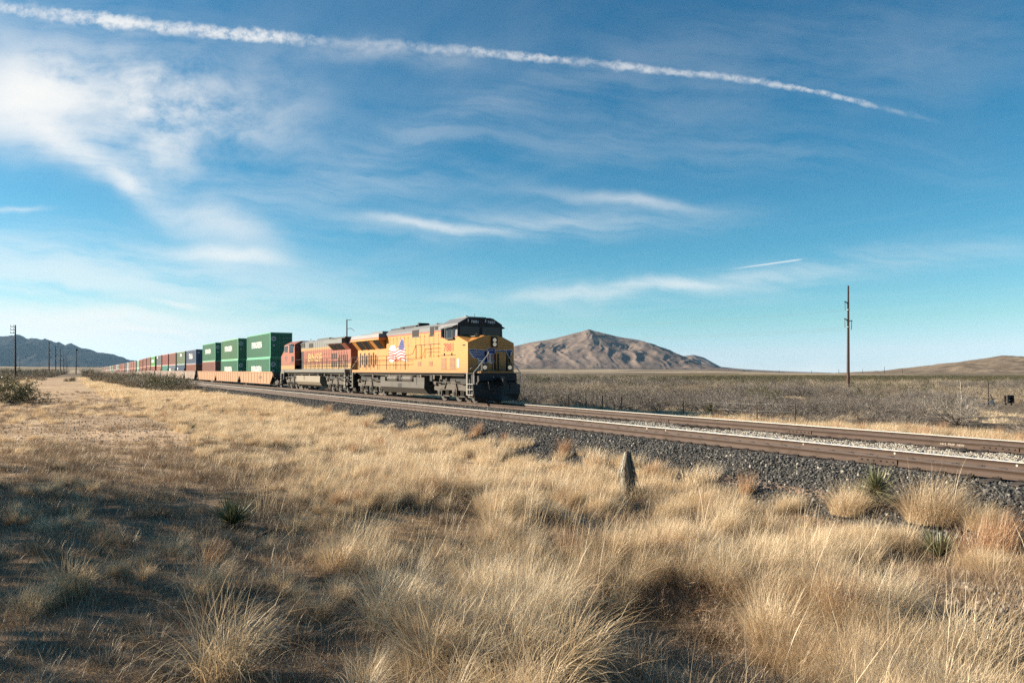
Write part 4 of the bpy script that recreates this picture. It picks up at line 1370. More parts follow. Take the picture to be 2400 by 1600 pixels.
    m = mb(); m.box(-31.3, -27.6, -.75, .75, 4.661, 4.80, M_GRN); m.box(-34.6, -33.6, -.5, .5, 4.661, 4.74, M_SGRY); m.tube((-35.9, 0, 4.66), (-35.9, 0, 5.0), .03, M_BLK, 6); m.build('roof_gear', P)
    # radiator wings
    m = mb()
    m.loft([(-27.0, -1.5, 4.18), (-22.0, -1.5, 4.12), (-22.0, 1.5, 4.12), (-27.0, 1.5, 4.18)], [(-27.0, -1.5, 4.46), (-22.0, -1.5, 4.52), (-22.0, 1.5, 4.52), (-27.0, 1.5, 4.46)], M_SGRY)
    m.box(-24.8, -21.1, -1.52, 1.52, 4.521, 4.62, M_GRN)
    m.prism([(-.96, 3.6), (.96, 3.6), (1.45, 4.118), (-1.45, 4.118)], 'x', -26.0, -21.35, M_ORGR)
    m.build('radiator_wing', P)
    for e in (-1, 1):
        for x0, x1 in ((-25.7, -24.3), (-24.1, -22.6)):
            m = mb()
            f = lambda x, t: (x, e * (.965 + .47 * t), 3.62 + .48 * t)
            a = [f(x0, .05), f(x1, .05), f(x1, .95), f(x0, .95)]
            m.add(a + [(p[0], p[1] + e * .02, p[2] - .02) for p in a], [(0, 1, 2, 3), (7, 6, 5, 4)], M_SCR); m.build('radiator_screen', P)
        for k in range(3):
            for z0 in (2.15, 2.85):
                m = mb(); m.box(-26.3 + k * .55, -25.95 + k * .55, e * hw, e * (hw + .02), z0, z0 + .5, M_SCR); m.build('louvre_slot', P)
        for k in range(5):
            m = mb(); m.box(-24.3 + k * .5, -24.08 + k * .5, e * hw, e * (hw + .02), 2.1, 3.2, M_SCR); m.build('louvre_slot', P)
    for e in (-1, 1):
        number_text('hood_lettering', 'BNSF', P, (c0 - 31.2, e * (hw + .022), 3.05), 4.4, .82, M_LYEL, 0 if e < 0 else math.pi, .03)
    number_text('end_number', '977', P, (c0 - 21.29, 0, 3.2), .8, .3, M_LYEL, math.pi / 2, .02)
    # tank, trucks, rails
    m = mb()
    sec = [(-1.40, 1.36), (-1.42, .80), (-1.25, .52), (-.9, .34), (.9, .34), (1.25, .52), (1.42, .80), (1.40, 1.36)]
    m.loft([(-36.0, y, z) for y, z in sec], [(-28.25, y, z) for y, z in sec], M_TNK2)
    m.box(-33.3, -33.22, -1.43, -1.402, .95, 1.34, M_BLK)
    m.build('fuel_tank', P)
    loco_truck(P, c0 - 38.0, (M_UND, M_BLK)); loco_truck(P, c0 - 24.3, (M_UND, M_BLK))
    for e in (-1, 1):
        handrail(P, [(-36.2, 2.90), (-21.6, 2.92)], [(x, 2.9) for x in (-33.9, -32.4, -30.9, -29.6, -28.4, -27.3, -26.0, -24.4, -22.9)], [(-33.9, 2.48), (-21.8, 2.5)], e * 1.47, zb=1.97, off=c0)
        for pts_ in ([(-21.25, e * 1.5, 1.05), (-21.25, e * 1.5, 2.0), (-21.2, e * 1.0, 2.9), (-21.2, e * .5, 2.95)], [(-21.7, e * 1.5, 2.9), (-21.3, e * 1.5, 2.1)], [(-41.5, e * 1.5, 1.0), (-41.5, e * 1.5, 1.85), (-41.75, e * 1.3, 2.1)]):
            m = mb(); m.path(pts_, .024, M_WHT); m.build('end_handrail', P)
        for x in (-21.2, -41.6):
            m = mb(); m.box(x - .1, x + .02, e * 1.40, e * 1.5, .5, 1.69, M_BOX); m.build('step_post', P)
            for z in (.5, .8, 1.1, 1.4):
                m = mb(); m.box(x - .25, x + .2, e * 1.35, e * 1.53, z, z + .03, M_WHT); m.build('step', P)
    for q in (((-21.25, -20.95, -1.2, 1.2, 1.1, 1.69), (-20.95, -20.5, -.15, .15, 1.0, 1.35)), ((-41.9, -41.42, -1.2, 1.2, .9, 1.5), (-42.6, -41.9, -.15, .15, 1.0, 1.35))):
        m = mb()
        for k in q: m.box(*k, M_BLK)
        m.build('coupler', P)
    return root


build_second()

# ------------------------------------------------------------------ well cars and containers
def place(o, s, d_off=0.0, z=0.0):
    """put an object on the train's line at distance s along the track"""
    b = float(bend(s)); h = float(bend(s + .5) - bend(s - .5))
    o.location = (-s, DC + b + d_off, z + float(grade(s)))
    o.rotation_euler = (0, 0, -math.atan(h))


M_WTAN = paint('well_tan', (.42, .225, .115), 0.65, 0.42, (.30, .17, .10), 0.7)
M_WGRY = paint('well_dusty', (.33, .245, .20), 0.7, 0.5, (.24, .17, .13), 0.7)
M_WDK = paint('well_iron', (.045, .037, .033), 0.7, 0.4, (.09, .065, .05), 1.5)


def car_truck_mesh(detail=True):
    m = MB()
    for e in (-1, 1):
        m.prism([(-1.25, .62), (-.95, .72), (.95, .72), (1.25, .62), (1.25, .36), (.98, .30), (.55, .50), (.35, .28), (-.35, .28), (-.55, .50), (-.98, .30), (-1.25, .36)], 'y', e * .98, e * 1.10, M_WDK)
        for ax in (-.89, .89):
            m.tube((ax, e * 1.1, .46), (ax, e * 1.18, .46), .13, M_WDK, 8)
        for k in (-.18, 0, .18): m.tube((k, e * 1.04, .3), (k, e * 1.04, .62), .07, M_WDK, 6)
    m.box(-.25, .25, -1.0, 1.0, .5, .85, M_WDK)
    return m.mesh('truck')


TRUCK = car_truck_mesh()


def well_car_proto(half, body, label, lit, posts):
    """one well unit; half: half length of its top sill"""
    root = empty('well_car', (0, 0, 0), 0, label, 'rail car')
    hb = half - 1.15
    for e in (-1, 1):
        m = MB()
        m.prism([(-half, 1.6), (half, 1.6), (half, 1.32), (hb + .35, .72), (hb, .38), (-hb, .38), (-hb - .35, .72), (-half, 1.32)], 'y', e * 1.42, e * 1.47, body)
        m.box(-half, half, e * 1.36, e * 1.52, 1.6, 1.72, body)
        m.box(-hb, hb, e * 1.30, e * 1.50, .33, .40, body)
        n = int(2 * hb / 1.5)
        for i in range(n + 1):
            x = -hb + 2 * hb * i / n
            m.box(x - .035, x + .035, e * 1.47, e * 1.50, .41, 1.598, body)
        m.build('side_sill', root)
    m = MB()
    m.box(-hb, hb, -1.30, 1.30, .30, .36, M_WDK)
    for e in (-1, 1):
        m.box(e * hb, e * (half + .15), -1.2, 1.2, .95, 1.12, M_WDK)
        m.box(e * (hb - .02), e * (hb + .06), -1.30, 1.30, .36, 1.5, M_WDK)
        m.box(e * (half), e * (half + .18), -1.40, 1.40, 1.12, 1.55, M_WDK)
    m.build('well_floor', root)
    if posts:
        for e in (-1, 1):
            m = MB()
            m.box(-half - .12, -half + .05, e * 1.42, e * 1.53, 1.0, 2.25, M_WDK)
            for z in (.7, 1.0, 1.3): m.box(-half - .1, -half + .35, e * 1.48, e * 1.53, z, z + .03, M_WDK)
            m.build('ladder_post', root)
    else:
        for e in (-1, 1):
            m = MB()
            for z in (.75, 1.05, 1.35): m.box(-half - .05, -half + .4, e * 1.49, e * 1.54, z, z + .03, M_BOX)
            m.build('grab_irons', root)
    t = link('truck', TRUCK, root, (half + .15, 0, 0))
    for ax in (-.89, .89):
        for e in (-1, 1):
            o = link('wheel', WHEEL_C, t, (ax, e * .75, .46))
            if e > 0: o.rotation_euler = (0, 0, math.pi)
    return root


def cont_mat(name, col):
    """container paint: rust patches and streaks, broad dusty fading"""
    return paint(name, tuple(c * .85 for c in col), 0.6, 0.4, (col[0] * .45 + .07, col[1] * .45 + .04, col[2] * .4 + .03), 0.45)


CM = {
    'green': cont_mat('box_green', (.040, .235, .135)),
    'fgreen': cont_mat('box_faded_green', (.085, .26, .13)),
    'blue': cont_mat('box_blue', (.085, .135, .23)),
    'dblue': cont_mat('box_deep_blue', (.04, .10, .20)),
    'ggreen': cont_mat('box_sage', (.19, .27, .175)),
    'rust': cont_mat('box_rust', (.34, .105, .06)),
    'brown': cont_mat('box_brown', (.33, .13, .10)),
    'red': cont_mat('box_red', (.38, .11, .095)),
    'teal': cont_mat('box_teal', (.06, .34, .26)),
    'bgrey': cont_mat('box_blue_grey', (.16, .22, .28)),
    'grey': cont_mat('box_grey', (.17, .185, .21)),
    'lime': cont_mat('box_bright_green', (.14, .46, .16)),
    'pgreen': cont_mat('box_pale_green', (.36, .55, .40)),
    'white': cont_mat('box_white', (.62, .60, .56)),
    'pink': cont_mat('box_faded_pink', (.46, .22, .19)),
    'tan': cont_mat('box_tan', (.47, .38, .30)),
    'salmon': cont_mat('box_salmon', (.47, .19, .12)),
}
WORD = {'green': 'green', 'fgreen': 'sun faded green', 'blue': 'slate blue', 'dblue': 'deep blue', 'ggreen': 'sage green', 'rust': 'rust red', 'brown': 'brownish red', 'red': 'red', 'teal': 'teal', 'bgrey': 'blue grey', 'grey': 'dark grey', 'lime': 'bright green', 'pgreen': 'pale green', 'white': 'white', 'pink': 'faded pink', 'tan': 'tan', 'salmon': 'salmon red'}
M_CEND = paint('box_end_steel', (.10, .10, .10), 0.6, 0.4)
CF = {k: paint('trim_' + k, tuple(min(.75, c * 1.25 + .06) for c in m_), 0.6, 0.35, tuple(c * .5 + .06 for c in m_), 0.6) for k, m_ in
      dict(green=(.045, .30, .175), fgreen=(.10, .33, .17), blue=(.085, .135, .23), dblue=(.04, .10, .20), ggreen=(.19, .27, .175), rust=(.34, .105, .06), brown=(.33, .13, .10), red=(.38, .11, .095), teal=(.06, .34, .26), bgrey=(.16, .22, .28), grey=(.17, .185, .21), lime=(.14, .46, .16), pgreen=(.36, .55, .40), white=(.62, .60, .56), pink=(.46, .22, .19), tan=(.47, .38, .30), salmon=(.47, .19, .12)).items()}
CL, CW = 12.19, 2.438


def container_meshes(h):
    """corrugated shell, frame and door end as separate meshes; x = 0 is the leading end, the box runs back to -CL"""
    slot = CM['green']
    m = MB()
    n = 43
    for e in (-1, 1):
        pts = []
        p = (CL - .36) / n
        for i in range(n):
            x = -.18 - i * p
            pts += [(x, 0), (x - p * .28, 0), (x - p * .42, 1), (x - p * .86, 1), (x - p, 0)]
        vs = []
        for x, k in pts:
            y = e * (CW / 2 - .022 - .032 * k)
            vs += [(x, y, .15), (x, y, h - .10)]
        fs = [(2 * i, 2 * i + 2, 2 * i + 3, 2 * i + 1) for i in range(len(pts) - 1)]
        m.add(vs, fs if e > 0 else [f[::-1] for f in fs], slot)
    m.box(-CL + .1, -.1, -CW / 2 + .08, CW / 2 - .08, h - .09, h - .03, slot)
    m.box(-CL + .1, -.1, -CW / 2 + .08, CW / 2 - .08, .08, .15, slot)
    # corrugated leading end and flat door end
    k = 9
    for i in range(k):
        y0 = -CW / 2 + .16 + i * (CW - .32) / k; y1 = y0 + (CW - .32) / k
        m.box(-.06, -.035 + .0, y0 + .03, y1 - .09, .16, h - .12, slot)
    m.box(-.10, -.06, -CW / 2 + .1, CW / 2 - .1, .12, h - .08, slot)
    m.box(-CL + .06, -CL + .10, -CW / 2 + .1, CW / 2 - .1, .12, h - .08, slot)
    shell = m.mesh('shell')
    m = MB()
    for x in (-.18, -CL):
        for e in (-1, 1):
            m.box(x, x + .18, e * (CW / 2 - .10), e * CW / 2, .12, h - .12, slot)
    for e in (-1, 1):
        m.box(-CL + .18, -.18, e * (CW / 2 - .07), e * (CW / 2 - .004), .0, .15, slot)
        m.box(-CL + .18, -.18, e * (CW / 2 - .06), e * (CW / 2 - .004), h - .10, h, slot)
    for x in (-.12, -CL):
        m.box(x, x + .12, -CW / 2 + .18, CW / 2 - .18, h - .12, h, slot)
        m.box(x, x + .12, -CW / 2 + .18, CW / 2 - .18, 0, .14, slot)
    for y in (-.52, -.2, .2, .52): m.tube((.012, y, .16), (.012, y, h - .14), .022, slot, 6)
    frame = m.mesh('frame')
    m = MB()
    for x in (-.18, -CL):
        for e in (-1, 1):
            for z in (0, h - .118): m.box(x - .002, x + .182, e * (CW / 2 - .162), e * (CW / 2 + .003), z, z + .118, slot)
    cast = m.mesh('corner_castings')
    return shell, frame, cast


CMESH = {2.87: container_meshes(2.87), 2.59: container_meshes(2.59)}


def container(col, h, s, z, label, group, extra=None, detail=True):
    root = empty('shipping_container', (0, 0, 0), 0, label, 'container', group)
    for nm, me in zip(('shell', 'frame', 'corner_castings'), CMESH[h]):
        if nm == 'corner_castings' and not detail: continue
        o = link(nm, me, root)
        o.material_slots[0].link = 'OBJECT'; o.material_slots[0].material = (CM if nm == 'shell' else CF)[col]
        if nm == 'corner_castings': o['kind'] = 'stuff'
    place(root, s, 0.0, z)
    if extra: extra(root, h)
    return root


M_LET = flat('lettering_white', (.74, .75, .72), 0.6)
M_LETD = flat('lettering_grey', (.45, .47, .46), 0.6)


def ring(m, y, z, r0, r1, mat, x=.004, n=20):
    for i in range(n):
        a, b = 2 * math.pi * i / n, 2 * math.pi * (i + 1) / n
        m.poly([(x, y + r * math.cos(t), z + r * math.sin(t)) for r, t in ((r0, a), (r1, a), (r1, b), (r0, b))], mat)


EV_MESH = text_mesh('side_lettering', 'EVERGREEN', 5.3, .74, M_LET, bold=.03)
IT_MESH = text_mesh('side_lettering', 'ITALIA', 4.6, .95, M_LET, bold=.03)


def ev_side(lift):
    def f(root, h):
        for e in (-1, 1):
            o = link('side_lettering', EV_MESH, root, (-6.9, e * (CW / 2 - .016), lift)); o['kind'] = 'stuff'
            if e > 0: o.rotation_euler = (0, 0, math.pi)
        m = MB()
        ring(m, -.86, h - .72, .10, .29, M_LETD)
        for k in range(8):
            a = k * math.pi / 4
            m.poly([(.0045, -.86 + .1 * math.cos(a - .3), h - .72 + .1 * math.sin(a - .3)), (.0045, -.86 + .17 * math.cos(a), h - .72 + .17 * math.sin(a)), (.0045, -.86 + .1 * math.cos(a + .3), h - .72 + .1 * math.sin(a + .3))], M_LET)
        m.build('round_emblem', root)
        m = MB()
        m.box(-.03, .004, -.95, -.72, h - 1.55, h - 1.35, M_LETD)
        m.build('end_plate', root)
        me = text_mesh('end_marking', 'EISU 906117', .9, .11, M_LETD)
        o = link('end_marking', me, root, (.004, .62, h - .62)); o.rotation_euler = (0, 0, math.pi / 2); o['kind'] = 'stuff'
    return f


def panel_mark(x, z, w, hh, mat=None):
    def f(root, h):
        m = MB(); m.poly([(x - w / 2, -CW / 2 + .017, z - hh / 2), (x + w / 2, -CW / 2 + .017, z - hh / 2), (x + w / 2, -CW / 2 + .017, z + hh / 2), (x - w / 2, -CW / 2 + .017, z + hh / 2)], mat or M_LET)
        m.build('side_mark', root)
    return f


def italia(root, h):
    for e in (-1, 1):
        o = link('side_lettering', IT_MESH, root, (-6.4, e * (CW / 2 - .016), 1.45)); o['kind'] = 'stuff'
        if e > 0: o.rotation_euler = (0, 0, math.pi)
    m = MB(); ring(m, -.75, h - .6, .0, .2, M_LETD); m.build('round_emblem', root)


G_EV = 'containers stacked on the train'
proto3 = well_car_proto(8.95, M_WTAN, 'tan well car directly behind the orange locomotive', True, False)
proto5 = well_car_proto(7.05, M_WGRY, 'dusty well car under the slate blue container', True, True)
Z0 = 0.385
GW = 'well cars of the container train'
proto3['group'] = GW; proto5['group'] = GW
units = []
for i, (s, a, b) in enumerate([(83.68, 'green', 'green'), (101.43, 'fgreen', 'green'), (118.8, 'green', 'brown')]):
    r = proto3 if i == 0 else copy_tree(proto3)
    r['label'] = ['tan well car directly behind the orange locomotive', 'second tan well car behind the locomotives', 'third tan well car, under the brownish red container'][i]
    place(r, s + 6.9, 0)
    up = ['frontmost green container, on top of the first stack', 'sun faded green container on top of the second stack', 'green container stacked on the brownish red one'][i]
    lo = ['green container at the bottom of the frontmost stack', 'green container low in the second stack, under the faded one', 'brownish red container under the third green one'][i]
    container(b, 2.87, s + .2, Z0, lo, G_EV, ev_side(1.62) if b == 'green' else None)
    container(a, 2.87, s, Z0 + 2.88, up, G_EV, ev_side(1.62))
number = number_text('car_number', 'DTTX', proto3, (3.2, -1.503, 1.05), 1.6, .3, M_WDK, 0, .0)

# five-unit cars behind; the pairs are (upper, lower)
five = [('blue', 'rust'), ('ggreen', 'dblue'), ('brown', 'bgrey'), ('red', 'teal'), ('grey', 'salmon'),
        ('lime', 'red'), ('brown', 'brown'), ('brown', 'rust'), ('rust', 'brown'), ('pgreen', 'pgreen'),
        ('pink', 'brown'), ('salmon', 'rust'), ('pink', 'brown'), ('white', 'white'), ('grey', 'grey'),
        ('pink', 'pink'), ('salmon', 'salmon'), ('red', 'pink'), ('ggreen', 'brown'), ('white', 'rust'),
        ('white', 'brown'), ('rust', 'tan'), ('brown', 'white'), ('red', 'rust'), ('pgreen', 'teal'),
        ('teal', 'pgreen'), ('white', 'tan'), ('tan', 'pink'), ('brown', 'tan'), ('tan', 'rust'),
        ('pink', 'tan'), ('tan', 'white'), ('brown', 'red'), ('blue', 'tan'), ('white', 'rust'), ('red', 'tan'), ('green', 'brown'), ('pink', 'white'), ('rust', 'tan'), ('grey', 'tan')]
special = {
    (0, 0): ('slate blue container with white lettering, behind the green stacks', italia),
    (0, 1): ('rust red container under the slate blue lettered one', None),
    (1, 0): ('sage green container with a small white mark', panel_mark(-6.0, 1.9, 2.0, .5)),
    (1, 1): ('deep blue container under the sage green one', panel_mark(-10.9, 1.8, 1.2, .45)),
    (2, 0): ('brownish red container over the pale blue grey one', None),
    (2, 1): ('blue grey container with a white panel, in a lower row', panel_mark(-10.3, 1.6, 1.9, .6)),
    (3, 0): ('red container on top of the teal one', None),
    (3, 1): ('teal container under the red one', None),
    (4, 0): ('dark grey container with a white corner mark', panel_mark(-10.4, 2.1, 2.0, .5)),
    (4, 1): ('salmon red container under the dark grey one with the corner mark', None),
    (5, 0): ('bright green container with a pale panel', panel_mark(-6.4, 1.35, 6.5, .75)),
    (5, 1): ('red container under the bright green one', None),
}
s = 83.68 + 55.0
USED = set()


def uniq(t):
    """no two stacks may read the same"""
    k = 0; q = t
    while q in USED:
        k += 1; q = t.replace(', behind', (' nearer the tail', ' near the very tail', ' at the tail end')[min(k - 1, 2)] + ', behind')
    USED.add(q)
    return q


for i, (a, b) in enumerate(five):
    if i and i % 5 == 0: s += 2.6
    r = proto5 if i == 0 else copy_tree(proto5)
    pa, pb = five[i - 1] if i else ('green', 'brown')
    if i < 5:
        r['label'] = 'dusty well car under the %s and %s containers' % (WORD[a], WORD[b])
    else:
        r['label'] = uniq('well car under the %s and %s pair, behind the %s stack' % (WORD[a], WORD[b], WORD[pa]))
    place(r, s + 6.1, 0)
    for k, col in ((1, b), (0, a)):
        lab, ex = special.get((i, k), (None, None))
        grp = G_EV
        if lab is None:
            lab = uniq('%s container %s, behind the %s over %s stack' % (WORD[col], ('under the %s one' % WORD[a]) if k else ('on the %s one' % WORD[b]), WORD[pa], WORD[pb]))
        container(col, 2.59, s + (.15 if k else 0), Z0 + (2.6 if k == 0 else 0), lab, grp, ex, i < 12)
    s += 14.63

# ------------------------------------------------------------------ poles, wires, fence
M_POLE = paint('creosote_pole', (.115, .062, .045), 0.8, 0.45, (.05, .035, .03), 1.2)
M_POLED = paint('dark_pole', (.05, .038, .033), 0.85, 0.3, (.03, .025, .022), 1.2)
M_WIRE = flat('aluminium_wire', (.34, .35, .36), 0.6, 0.3)
M_INS = flat('insulator', (.16, .15, .15), 0.4)
M_POST = paint('grey_post', (.085, .065, .05), 0.9, 0.4, (.05, .04, .035), 4.0)
M_BAND = flat('pale_band', (.62, .60, .56), 0.6)


def zg(x, y):
    return float(ground_z(np.array([x]), np.array([y]))[0])


def pole_at(px, ytop, height=None, Z=None, label='', group=None, r=.15, mat=None, name='utility_pole'):
    """stand a pole where the photograph shows it"""
    if Z is None:
        # height known: find the distance at which its top meets the pixel
        Z = 120.0
        for _ in range(40):
            x, y = px_depth(px, Z)
            zt = zg(x, y) + height
            Z = max(20.0, FPX * (zt - CAMH) / (YH - ytop))
    x, y = px_depth(px, Z)
    z0 = zg(x, y)
    zt = CAMH + (YH - ytop) * Z / FPX
    root = empty(name, (x, y, z0), math.atan2(RGT.y, RGT.x), label, 'utility pole', group)
    m = MB(); m.tube((0, 0, -.5), (0, 0, zt - z0), r * 1.25, mat or M_POLE, 10, r * .68); m.build('shaft', root)
    return root, Vector((x, y, z0)), zt - z0


# big brown pole at the right, with curved brackets and hanging insulators
big, bp, bh = pole_at(1988, 669.5, Z=88, label='tall brown utility pole with curved brackets, standing in the scrub at right', r=.155)
M = lambda px: px * 88 / FPX
tips = []
for (sx, yb, ya, dx) in ((-1, 713, 706.5, 9), (-1, 754, 746.5, 9.5), (1, 754, 751, 9.5)):
    m = MB()
    zb, za = bh - M(yb - 669.5), bh - M(ya - 669.5)
    m.path([(0, 0, zb), (sx * M(dx) * .45, 0, zb + (za - zb) * .65), (sx * M(dx) * .8, 0, za), (sx * M(dx), 0, za - .02)], .055, M_POLED, 6)
    br = m.build('bracket', big)
    m = MB(); m.tube((sx * M(dx) * .85, 0, za), (sx * M(dx) * .80, 0, za - M(21)), .03, M_INS, 6)
    for k in range(8): m.tube((sx * M(dx) * .82, 0, za - .12 - .12 * k), (sx * M(dx) * .82, 0, za - .15 - .12 * k), .055, M_INS, 8)
    m.build('insulator', br)
    tips.append(Vector((sx * M(dx) * .8, 0, za - M(21))))
for yb in (727, 767):
    m = MB(); m.tube((0, 0, bh - M(yb - 669.5)), (0, 0, bh - M(yb - 669.5) + .10), .17, M_BAND, 12); m.build('band', big)
R3 = Matrix.Rotation(math.atan2(RGT.y, RGT.x), 4, 'Z')
tips1 = [R3 @ t + bp for t in tips]

p2, b2, h2 = pole_at(813, 748.5, Z=149, label='dark utility pole with bent side arms, rising behind the two locomotives', r=.16, mat=M_POLED)
M2 = lambda px: px * 149 / FPX
m = MB(); m.path([(0, 0, h2 - .15), (M2(11), 0, h2 - .05)], .05, M_POLED, 5); m.build('bracket', p2)
m = MB(); m.path([(0, 0, h2 - M2(22)), (M2(9), 0, h2 - M2(20.5)), (M2(13), 0, h2 - M2(23)), (M2(17), 0, h2 - M2(27))], .05, M_POLED, 5); m.build('bracket', p2)
tips2 = [R3 @ t + b2 for t in (Vector((M2(10), 0, h2 - .3)), Vector((M2(8), 0, h2 - M2(24))), Vector((M2(16), 0, h2 - M2(28))))]


def wire(a, b, sag, label, group, r=.012):
    pts = []
    for i in range(25):
        t = i / 24
        p = a.lerp(b, t); p.z -= sag * 4 * t * (1 - t)
        pts.append(tuple(p))
    m = MB(); m.path(pts, r, M_WIRE, 4)
    o = m.build('power_wire'); tag(o, label, 'wire', group)
    return o


GWR = 'power wires strung between the two tall poles'
for a, b, nm in zip(tips1, tips2, ('topmost', 'lower outer', 'lower inner')):
    wire(a, b, 1.6, '%s thin power wire from the brown pole towards the pole behind the locomotives' % nm, GWR)
# left side: one pole with three side arms, then a line of poles running off into the distance
pl, bl, hl_ = pole_at(36, 761.5, height=11.5, label='dark utility pole with three short side arms, far left', r=.17, mat=M_POLED)
Zl = (bl - cam.location).dot(FWD)
for dy in (4, 11.3, 19):
    m = MB(); q = dy * Zl / FPX; L = 11.5 * Zl / FPX
    m.tube((0, 0, hl_ - q), (-L, 0, hl_ - q), .06, M_POLED, 5)
    for k in (.35, .98): m.tube((-L * k, 0, hl_ - q), (-L * k, 0, hl_ - q + .35), .05, M_INS, 5)
    m.build('crossarm', pl)
GL = 'line of utility poles receding on the left'
row = [(115, 799.7), (130.5, 810), (141.5, 817.5), (149.5, 824), (155, 831.5), (159, 836.5), (163.2, 841)]
names = ['nearest and tallest pole of the receding line at left', 'second pole of the receding line at left', 'third pole of the receding line at left', 'fourth pole of the receding line at left', 'fifth pole of the receding line at left', 'sixth pole of the receding line at left', 'farthest and shortest pole of the receding line at left']
for (x_, y_), nm in zip(row, names):
    p_, b_, h_ = pole_at(x_, y_, height=13.0, label=nm, group=GL, r=.19, mat=M_POLED)
    for e, f in ((1, .70), (-1, .52), (1, .52)):
        m = MB(); m.path([(0, 0, h_ * f), (e * .8, 0, h_ * f + .35), (e * 1.25, 0, h_ * f + .3)], .06, M_POLED, 5); m.build('bracket', p_)
p_, b_, h_ = pole_at(178, 817, height=12.0, label='lone leaning pole right of the receding line', r=.2, mat=M_POLED)
p_.rotation_euler = (0, math.radians(2.0), math.atan2(RGT.y, RGT.x))
m = MB(); m.box(-.35, .35, -.15, .15, h_ - .9, h_ - .2, M_POLED); m.build('transformer', p_)
for x_, y_, nm in ((23, 844, 'small distant pole left of the three armed pole'), (46, 841, 'small distant pole right of the three armed pole')):
    p_, b_, h_ = pole_at(x_, y_, height=9.5, label=nm, r=.16, mat=M_POLED)
    m = MB(); m.box(-1.2, 1.2, -.06, .06, h_ - .8, h_ - .65, M_POLED); m.box(-1.2, 1.2, -.06, .06, h_ - 1.9, h_ - 1.75, M_POLED); m.build('crossarm', p_)
GR = 'tiny poles along the skyline'
for x_, y_, nm in ((1826, 867, 'leftmost'), (1902, 868, 'second'), (1966, 864.5, 'third'), (2021.5, 864.5, 'fourth'), (2073, 858.5, 'fifth'), (2115, 864.5, 'rightmost')):
    xx, yy = px_depth(x_, 1050)
    p_, b_, h_ = pole_at(x_, y_, Z=1050, label='%s of the tiny poles on the skyline beside the right hill' % nm, group=GR, r=.3, mat=M_POLED)

# wire fence beyond the far track
fence = None
fp = [(1333, 945, 923.5), (1374, 943, 925), (1411.7, 942, 926), (1455.7, 945, 929.5), (1602, 957, 938), (1775, 964, 944), (1862, 982, 945)]
fxy = []
for i, (x_, yb, yt) in enumerate(fp):
    r_ = (x_ - 1200) / FPX
    Z_ = 31.0 * ((1 - r_ * TT) / (r_ + TT) * CC + NN)
    x, y = px_depth(x_, Z_)
    fxy.append((x, y, zg(x, y), CAMH - (yt - YH) * Z_ / FPX))
fence = empty('wire_fence', fxy[0][:3], 0, 'old wire fence with thin leaning posts beyond the far track', 'fence')
o0 = Vector(fxy[0][:3])
for i, (x, y, z, zt) in enumerate(fxy):
    m = MB(); m.tube((x - o0.x, y - o0.y, z - o0.z - .3), (x - o0.x + random.uniform(-.06, .06), y - o0.y, zt - o0.z), .034, M_POST, 6, .03); m.build('post', fence)
for k in (.35, .65, .95):
    m = MB()
    for a, b in zip(fxy[:-1], fxy[1:]):
        m.tube((a[0] - o0.x, a[1] - o0.y, a[2] - o0.z + (a[3] - a[2]) * k), (b[0] - o0.x, b[1] - o0.y, b[2] - o0.z + (b[3] - b[2]) * k), .004, M_WIRE, 4)
    m.build('wire_strand', fence)

# relics in the scrub at the far right
Zr = 60.0
q = lambda px: px * Zr / FPX
x, y = px_depth(2316.5, Zr)
relic = empty('broken_frame', (x, y, zg(x, y)), math.atan2(RGT.y, RGT.x), 'thin dark post with crossbars and a torn white panel in the scrub', 'broken frame')
zt = lambda yy: CAMH + (YH - yy) * Zr / FPX - zg(x, y)
m = MB(); m.tube((0, 0, -.3), (0, 0, zt(897.5)), .04, M_POLED, 6); m.build('post', relic)
for yy, x0, x1 in ((934.5, -q(14), q(1)), (946.5, -q(12), 0), (934, 0, q(14))):
    m = MB(); m.tube((x0, 0, zt(yy)), (x1, 0, zt(yy)), .035, M_POLED, 5); m.build('crossbar', relic)
m = MB(); m.tube((q(5), .05, zt(923)), (q(18), .05, zt(955)), .04, M_POLED, 5); m.build('brace', relic)
m = MB()
pts = [(q(1.5), zt(946.5)), (q(1.2), zt(941.5)), (q(5), zt(938.5)), (q(9.5), zt(935.5)), (q(12.5), zt(937)), (q(13), zt(941)), (q(14.8), zt(946)), (q(11.5), zt(947.5)), (q(9), zt(944.5)), (q(6.5), zt(947))]
m.prism(pts, 'y', -.03, .0, M_BAND); m.build('white_panel', relic)
x, y = px_depth(2362, Zr + 1)
cab_ = empty('frame_box', (x, y, zg(x, y)), math.atan2(RGT.y, RGT.x), 'small dark box frame with a blue grey back, standing in the scrub', 'box')
z0, z1 = zt(945.5), zt(926.5)
m = MB()
m.box(-q(5.5), -q(3.5), -.25, .25, z0, z1, M_POLED); m.box(q(7), q(10.5), -.25, .25, z0, z1, M_POLED)
m.box(-q(3.5), q(7), -.25, .25, z1 - q(4.5), z1, M_POLED); m.box(-q(3.5), q(7), -.25, .25, z0, z0 + q(1.4), M_POLED); m.build('frame', cab_)
m = MB(); m.box(-q(3.5), q(7), .1, .2, z0 + q(1.4), z1 - q(4.5), flat('blue_grey_sheet', (.20, .24, .29), .5)); m.build('back_panel', cab_)
m = MB(); m.box(-q(9.2), -q(7.4), -.06, .06, z0 - .1, z1 - .05, M_POLED); m.build('side_post', cab_)
m = MB()
for e in (-q(4.5), q(8.5)): m.box(e - .04, e + .04, -.05, .05, -.3, z0, M_POLED)
m.build('legs', cab_)

